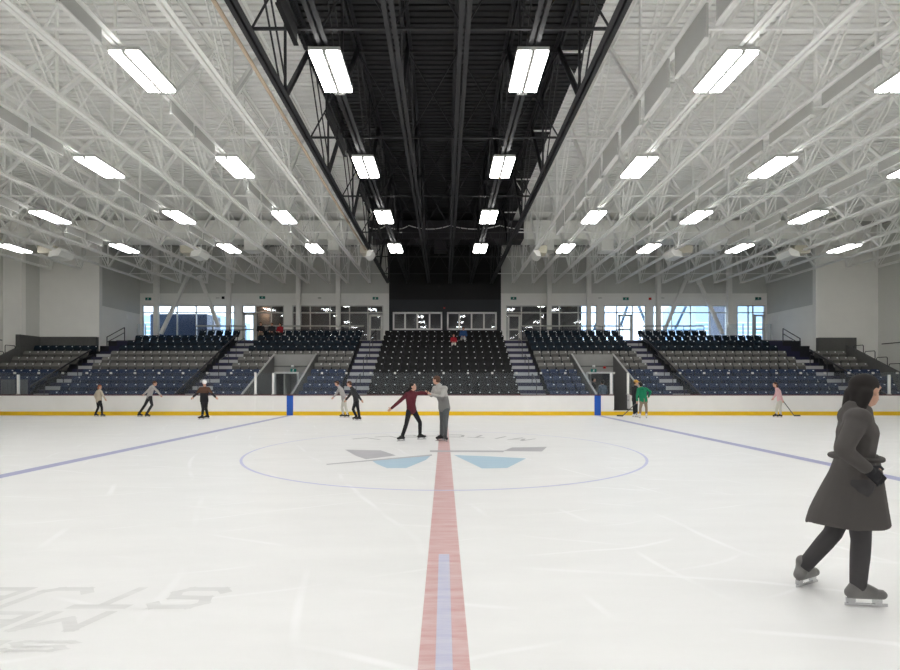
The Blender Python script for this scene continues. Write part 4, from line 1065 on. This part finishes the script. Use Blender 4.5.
J = joints(D, head=(349, 383.8), neck=(351.5, 387.8), chest=(353.4, 391), waist=(355.6, 397), pelvis=(356.2, 401),
    shl=(352, 389, .16), shr=(352.8, 389.6, -.16), ell=(349.5, 395.5, .2), wrl=(346.2, 399.6, .16), elr=(358, 395.5, -.25), wrr=(361, 399.8, -.28),
    hil=(355.6, 402, .08), hir=(356.8, 402, -.08), knl=(353, 409.4, .1), anl=(356.5, 416.5, .15), tol=(353, 418, .1), knr=(358.2, 410, -.1), anr=(359.4, 417.6, -.1), tor=(356.5, 419, -.1))
ground(J); person('skater in a black jacket leaning left, nearer of a pair', J, (-1, -.1, -.15), 1.0, ('jacket', 'charcoal_cloth'), 'black_cloth', ('short', 'hair_brown'), 'skate_black')

def stick_to(a, b, lab):
    """hockey stick held in a hand: a thing of its own"""
    t = thing('hockey_stick', lab, 'hockey stick', b)
    d = (V(b) - V(a)).normalized()
    MB().beam(a, b, .03, .022).build('shaft', M['stick'], t)
    e = V(b) + V((d.x, d.y, 0)).normalized() * .28; e.z = b[2]
    MB().beam(b, e, .03, .07).build('stick_blade', M['stick'], t)
D = 23.1
J = joints(D, head=(640.4, 385), neck=(641, 388), chest=(642, 391.2), waist=(643, 396.6), pelvis=(643.4, 400.5),
    shl=(638.4, 389.2, 0), shr=(646.2, 389, 0), ell=(637, 395.5, -.1), wrl=(637, 400.6, -.15), elr=(650.6, 391.8, -.1), wrr=(648.6, 396.6, .1),
    hil=(641.6, 401.5, 0), hir=(645.4, 401.5, 0), knl=(640.4, 408.4, .1), anl=(640, 415, 0), tol=(639, 416, .2), knr=(646.4, 408.2, .1), anr=(646.4, 415, 0), tor=(647, 416, .2))
ground(J, .95); person('skater in a green hooded top and khaki trousers seen from behind', J, (-.35, .9, -.15), .95, ('hooded_top', 'green_cloth'), 'khaki', ('short', 'hair_dark'), 'skate_white', bulk=1.12,
    coat=lambda u: u.ell(W(641.5, 388.6, 23.1, -.12), V((.13, .08, .09))))
stick_to(J['wrl'] + V((0, .0, -.08)), V((xp(625.5, 23.0), 23.35, .1)), 'dark hockey stick held by the skater in green')
D = 23.9
J = joints(D, head=(636.2, 382.8), neck=(635.4, 386.6), chest=(635, 390), waist=(635, 396), pelvis=(635, 400),
    shl=(633.2, 388.2, .14), shr=(637, 388.2, -.12), ell=(632.6, 394, .18), wrl=(634, 398.6, .12), elr=(638, 393.8, -.16), wrr=(639, 397, -.1),
    hil=(634.2, 401, .06), hir=(636, 401, -.06), knl=(634, 408.2, .08), anl=(634.2, 414.4, .08), tol=(636, 416, .05), knr=(636.4, 408.2, -.08), anr=(636.6, 414.4, -.12), tor=(638, 416, -.14))
ground(J); person('skater in black with a yellow cap beside the open gate', J, (.9, -.4, -.1), 1.0, ('jacket', 'black_cloth'), 'black_cloth', ('short', 'hair_brown'), 'skate_white', hat=('cap', 'yellow_cloth'))
D = 23.8
J = joints(D, head=(774.8, 384.8), neck=(776.6, 388.4), chest=(778.2, 391.4), waist=(779.4, 396.2), pelvis=(779.8, 400),
    shl=(777.4, 389.6, .15), shr=(777.8, 389.8, -.15), ell=(775.5, 395, .2), wrl=(773.4, 398, .1), elr=(780.5, 395.4, -.2), wrr=(782.5, 400.2, -.22),
    hil=(779.4, 401, .08), hir=(780.2, 401, -.08), knl=(777, 408, .1), anl=(776.4, 414.6, .1), tol=(773, 416, .1), knr=(780, 408, -.1), anr=(780.6, 414.2, -.1), tor=(778, 416, -.1))
ground(J, .95); person('skater in a pink jacket and cream trousers by the right boards', J, (-1, -.15, -.1), .95, ('jacket', 'pink'), 'cream', ('bob', 'hair_brown'), 'skate_black')
stick_to(J['wrr'] + V((.05, 0, -.06)), V((xp(794, 23.55), 23.55, .1)), 'dark hockey stick trailing behind the skater in pink')

# two people standing in the right passage
for px, py, top_, lab, look, dd in ((593.6, 380, 'black_cloth', 'man in dark jacket standing in right passage behind the glass', (1, -.4, 0), 28.6), (602.6, 382.6, 'denim', 'man in a grey-blue jacket seen from behind in right passage', (-.2, 1, 0), 28.2)):
    k = dd / 500; c = W(px, py, dd); z = c.z
    f = V(look).normalized(); x = f.cross(V((0, 0, 1))).normalized()
    def q(a, b, h): return V((c.x, dd, 0)) + x * a + f * b + V((0, 0, h))
    hh = z / 1.62
    J = dict(head=q(0, .02, z), neck=q(0, -.02, z - .16), chest=q(0, 0, z - .33), waist=q(0, 0, z - .58), pelvis=q(0, 0, z - .75), shl=q(-.18, 0, z - .24), shr=q(.18, 0, z - .24), ell=q(-.25, -.02, z - .52), wrl=q(-.22, .12, z - .72), elr=q(.25, -.02, z - .52), wrr=q(.22, .12, z - .72),
             hil=q(-.09, 0, z - .8), hir=q(.09, 0, z - .8), knl=q(-.1, .03, .48), anl=q(-.1, 0, .098), tol=q(-.1, .15, .05), knr=q(.1, .03, .48), anr=q(.1, 0, .098), tor=q(.1, .15, .05))
    person(lab, J, look, 1.0, ('jacket', top_), 'black_cloth', ('short', 'hair_dark'), None, voxel=.016)
# seated spectators
def sit(px, row, lab, top_, hair, s=1.0, look=(0, -1, -.1), lean=0.0, legs='black_cloth', skin='skin', extra=None):
    d = DR(row) + .45; x = xp(px, d); z = ZR(row); 
    f = V(look); f.z = 0; f.normalize(); X = f.cross(V((0, 0, 1))).normalized(); o = V((x, d, z + .47 * 1))
    def q(a, b, h): return o + X * a * s + f * b * s + V((0, 0, h * s))
    J = dict(pelvis=q(0, 0, .08), waist=q(0, .02 + lean * .1, .25), chest=q(0, .03 + lean * .2, .42), neck=q(0, .04 + lean * .3, .57), head=q(0, .07 + lean * .36, .72), shl=q(-.17, .03 + lean * .25, .51), shr=q(.17, .03 + lean * .25, .51),
             ell=q(-.23, .12 + lean * .2, .26), wrl=q(-.12, .34, .2), elr=q(.23, .12 + lean * .2, .26), wrr=q(.12, .34, .2), hil=q(-.09, .04, .07), hir=q(.09, .04, .07), knl=q(-.12, .42, .06), knr=q(.12, .42, .06))
    for k, sx in (('l', -.12), ('r', .12)):
        J['an' + k] = q(sx, .40, 0); J['an' + k].z = z + .098 * s; J['to' + k] = q(sx, .52, 0); J['to' + k].z = z + .05
        # feet stay on the tread in front of the seat
    J['grip'] = .9
    return person(lab, J, look, s, ('jacket', top_), legs, hair, None, skin, .016, root=V((x, d, z)), extra=extra)
sit(261, 10, 'spectator in dark clothes leaning forward on the top row beside bright door', 'black_cloth', ('long', 'hair_brown'), 1.0, (.3, -1, -.2), .4, legs='khaki', skin='skin')
sit(272, 10, 'spectator in a dark top, middle of the three on the top row', 'charcoal_cloth', ('short', 'hair_dark'), .98, (.1, -1, -.1))
sit(280.5, 10, 'spectator in a red top, rightmost of the three on the top row', 'red_cloth', ('bob', 'hair_dark'), .95, (-.2, -1, -.1))
sit(453.7, 8, 'child in a red jacket sitting high in the black centre block', 'red_cloth', ('short', 'hair_brown'), .82, (0, -1, -.2), legs='cream')
sit(463.4, 9, 'adult in a blue jacket sitting above the child in red', 'blue_cloth', ('short', 'hair_brown'), 1.0, (-.1, -1, -.2), legs='pale_grey')

# ------------------------------------------------------------------ daylight, camera, view
w = bpy.data.worlds.new('daylight'); SC.world = w; w.use_nodes = True
nt = w.node_tree; bg = nt.nodes['Background']
tc = nt.nodes.new('ShaderNodeTexCoord'); nz = nt.nodes.new('ShaderNodeTexNoise'); nz.inputs['Scale'].default_value = 3.0; nz.inputs['Detail'].default_value = 5
nt.links.new(tc.outputs['Generated'], nz.inputs['Vector'])
cr = nt.nodes.new('ShaderNodeValToRGB'); cr.color_ramp.elements[0].position = .35; cr.color_ramp.elements[0].color = (.58, .77, 1, 1); cr.color_ramp.elements[1].position = .62; cr.color_ramp.elements[1].color = (.86, .94, 1, 1)
nt.links.new(nz.outputs['Fac'], cr.inputs[0]); nt.links.new(cr.outputs[0], bg.inputs[0]); bg.inputs[1].default_value = 3.2

cam = bpy.data.cameras.new('camera'); co = bpy.data.objects.new('camera', cam); COL.objects.link(co)
co.location = (0, 0, H); co.rotation_euler = (math.radians(90), 0, 0)
cam.sensor_width = 36; cam.lens = 20; cam.shift_x = 6 / 900; cam.shift_y = 48 / 900; cam.clip_end = 300
SC.camera = co
vs = SC.view_settings; vs.view_transform = 'Standard'; vs.look = 'None'; vs.gamma = 1; vs.use_curve_mapping = False; vs.exposure = 0.21
SC.cycles.use_denoising = True; SC.cycles.use_adaptive_sampling = False
SC.cycles.max_bounces = 14; SC.cycles.diffuse_bounces = 12; SC.cycles.transparent_max_bounces = 16
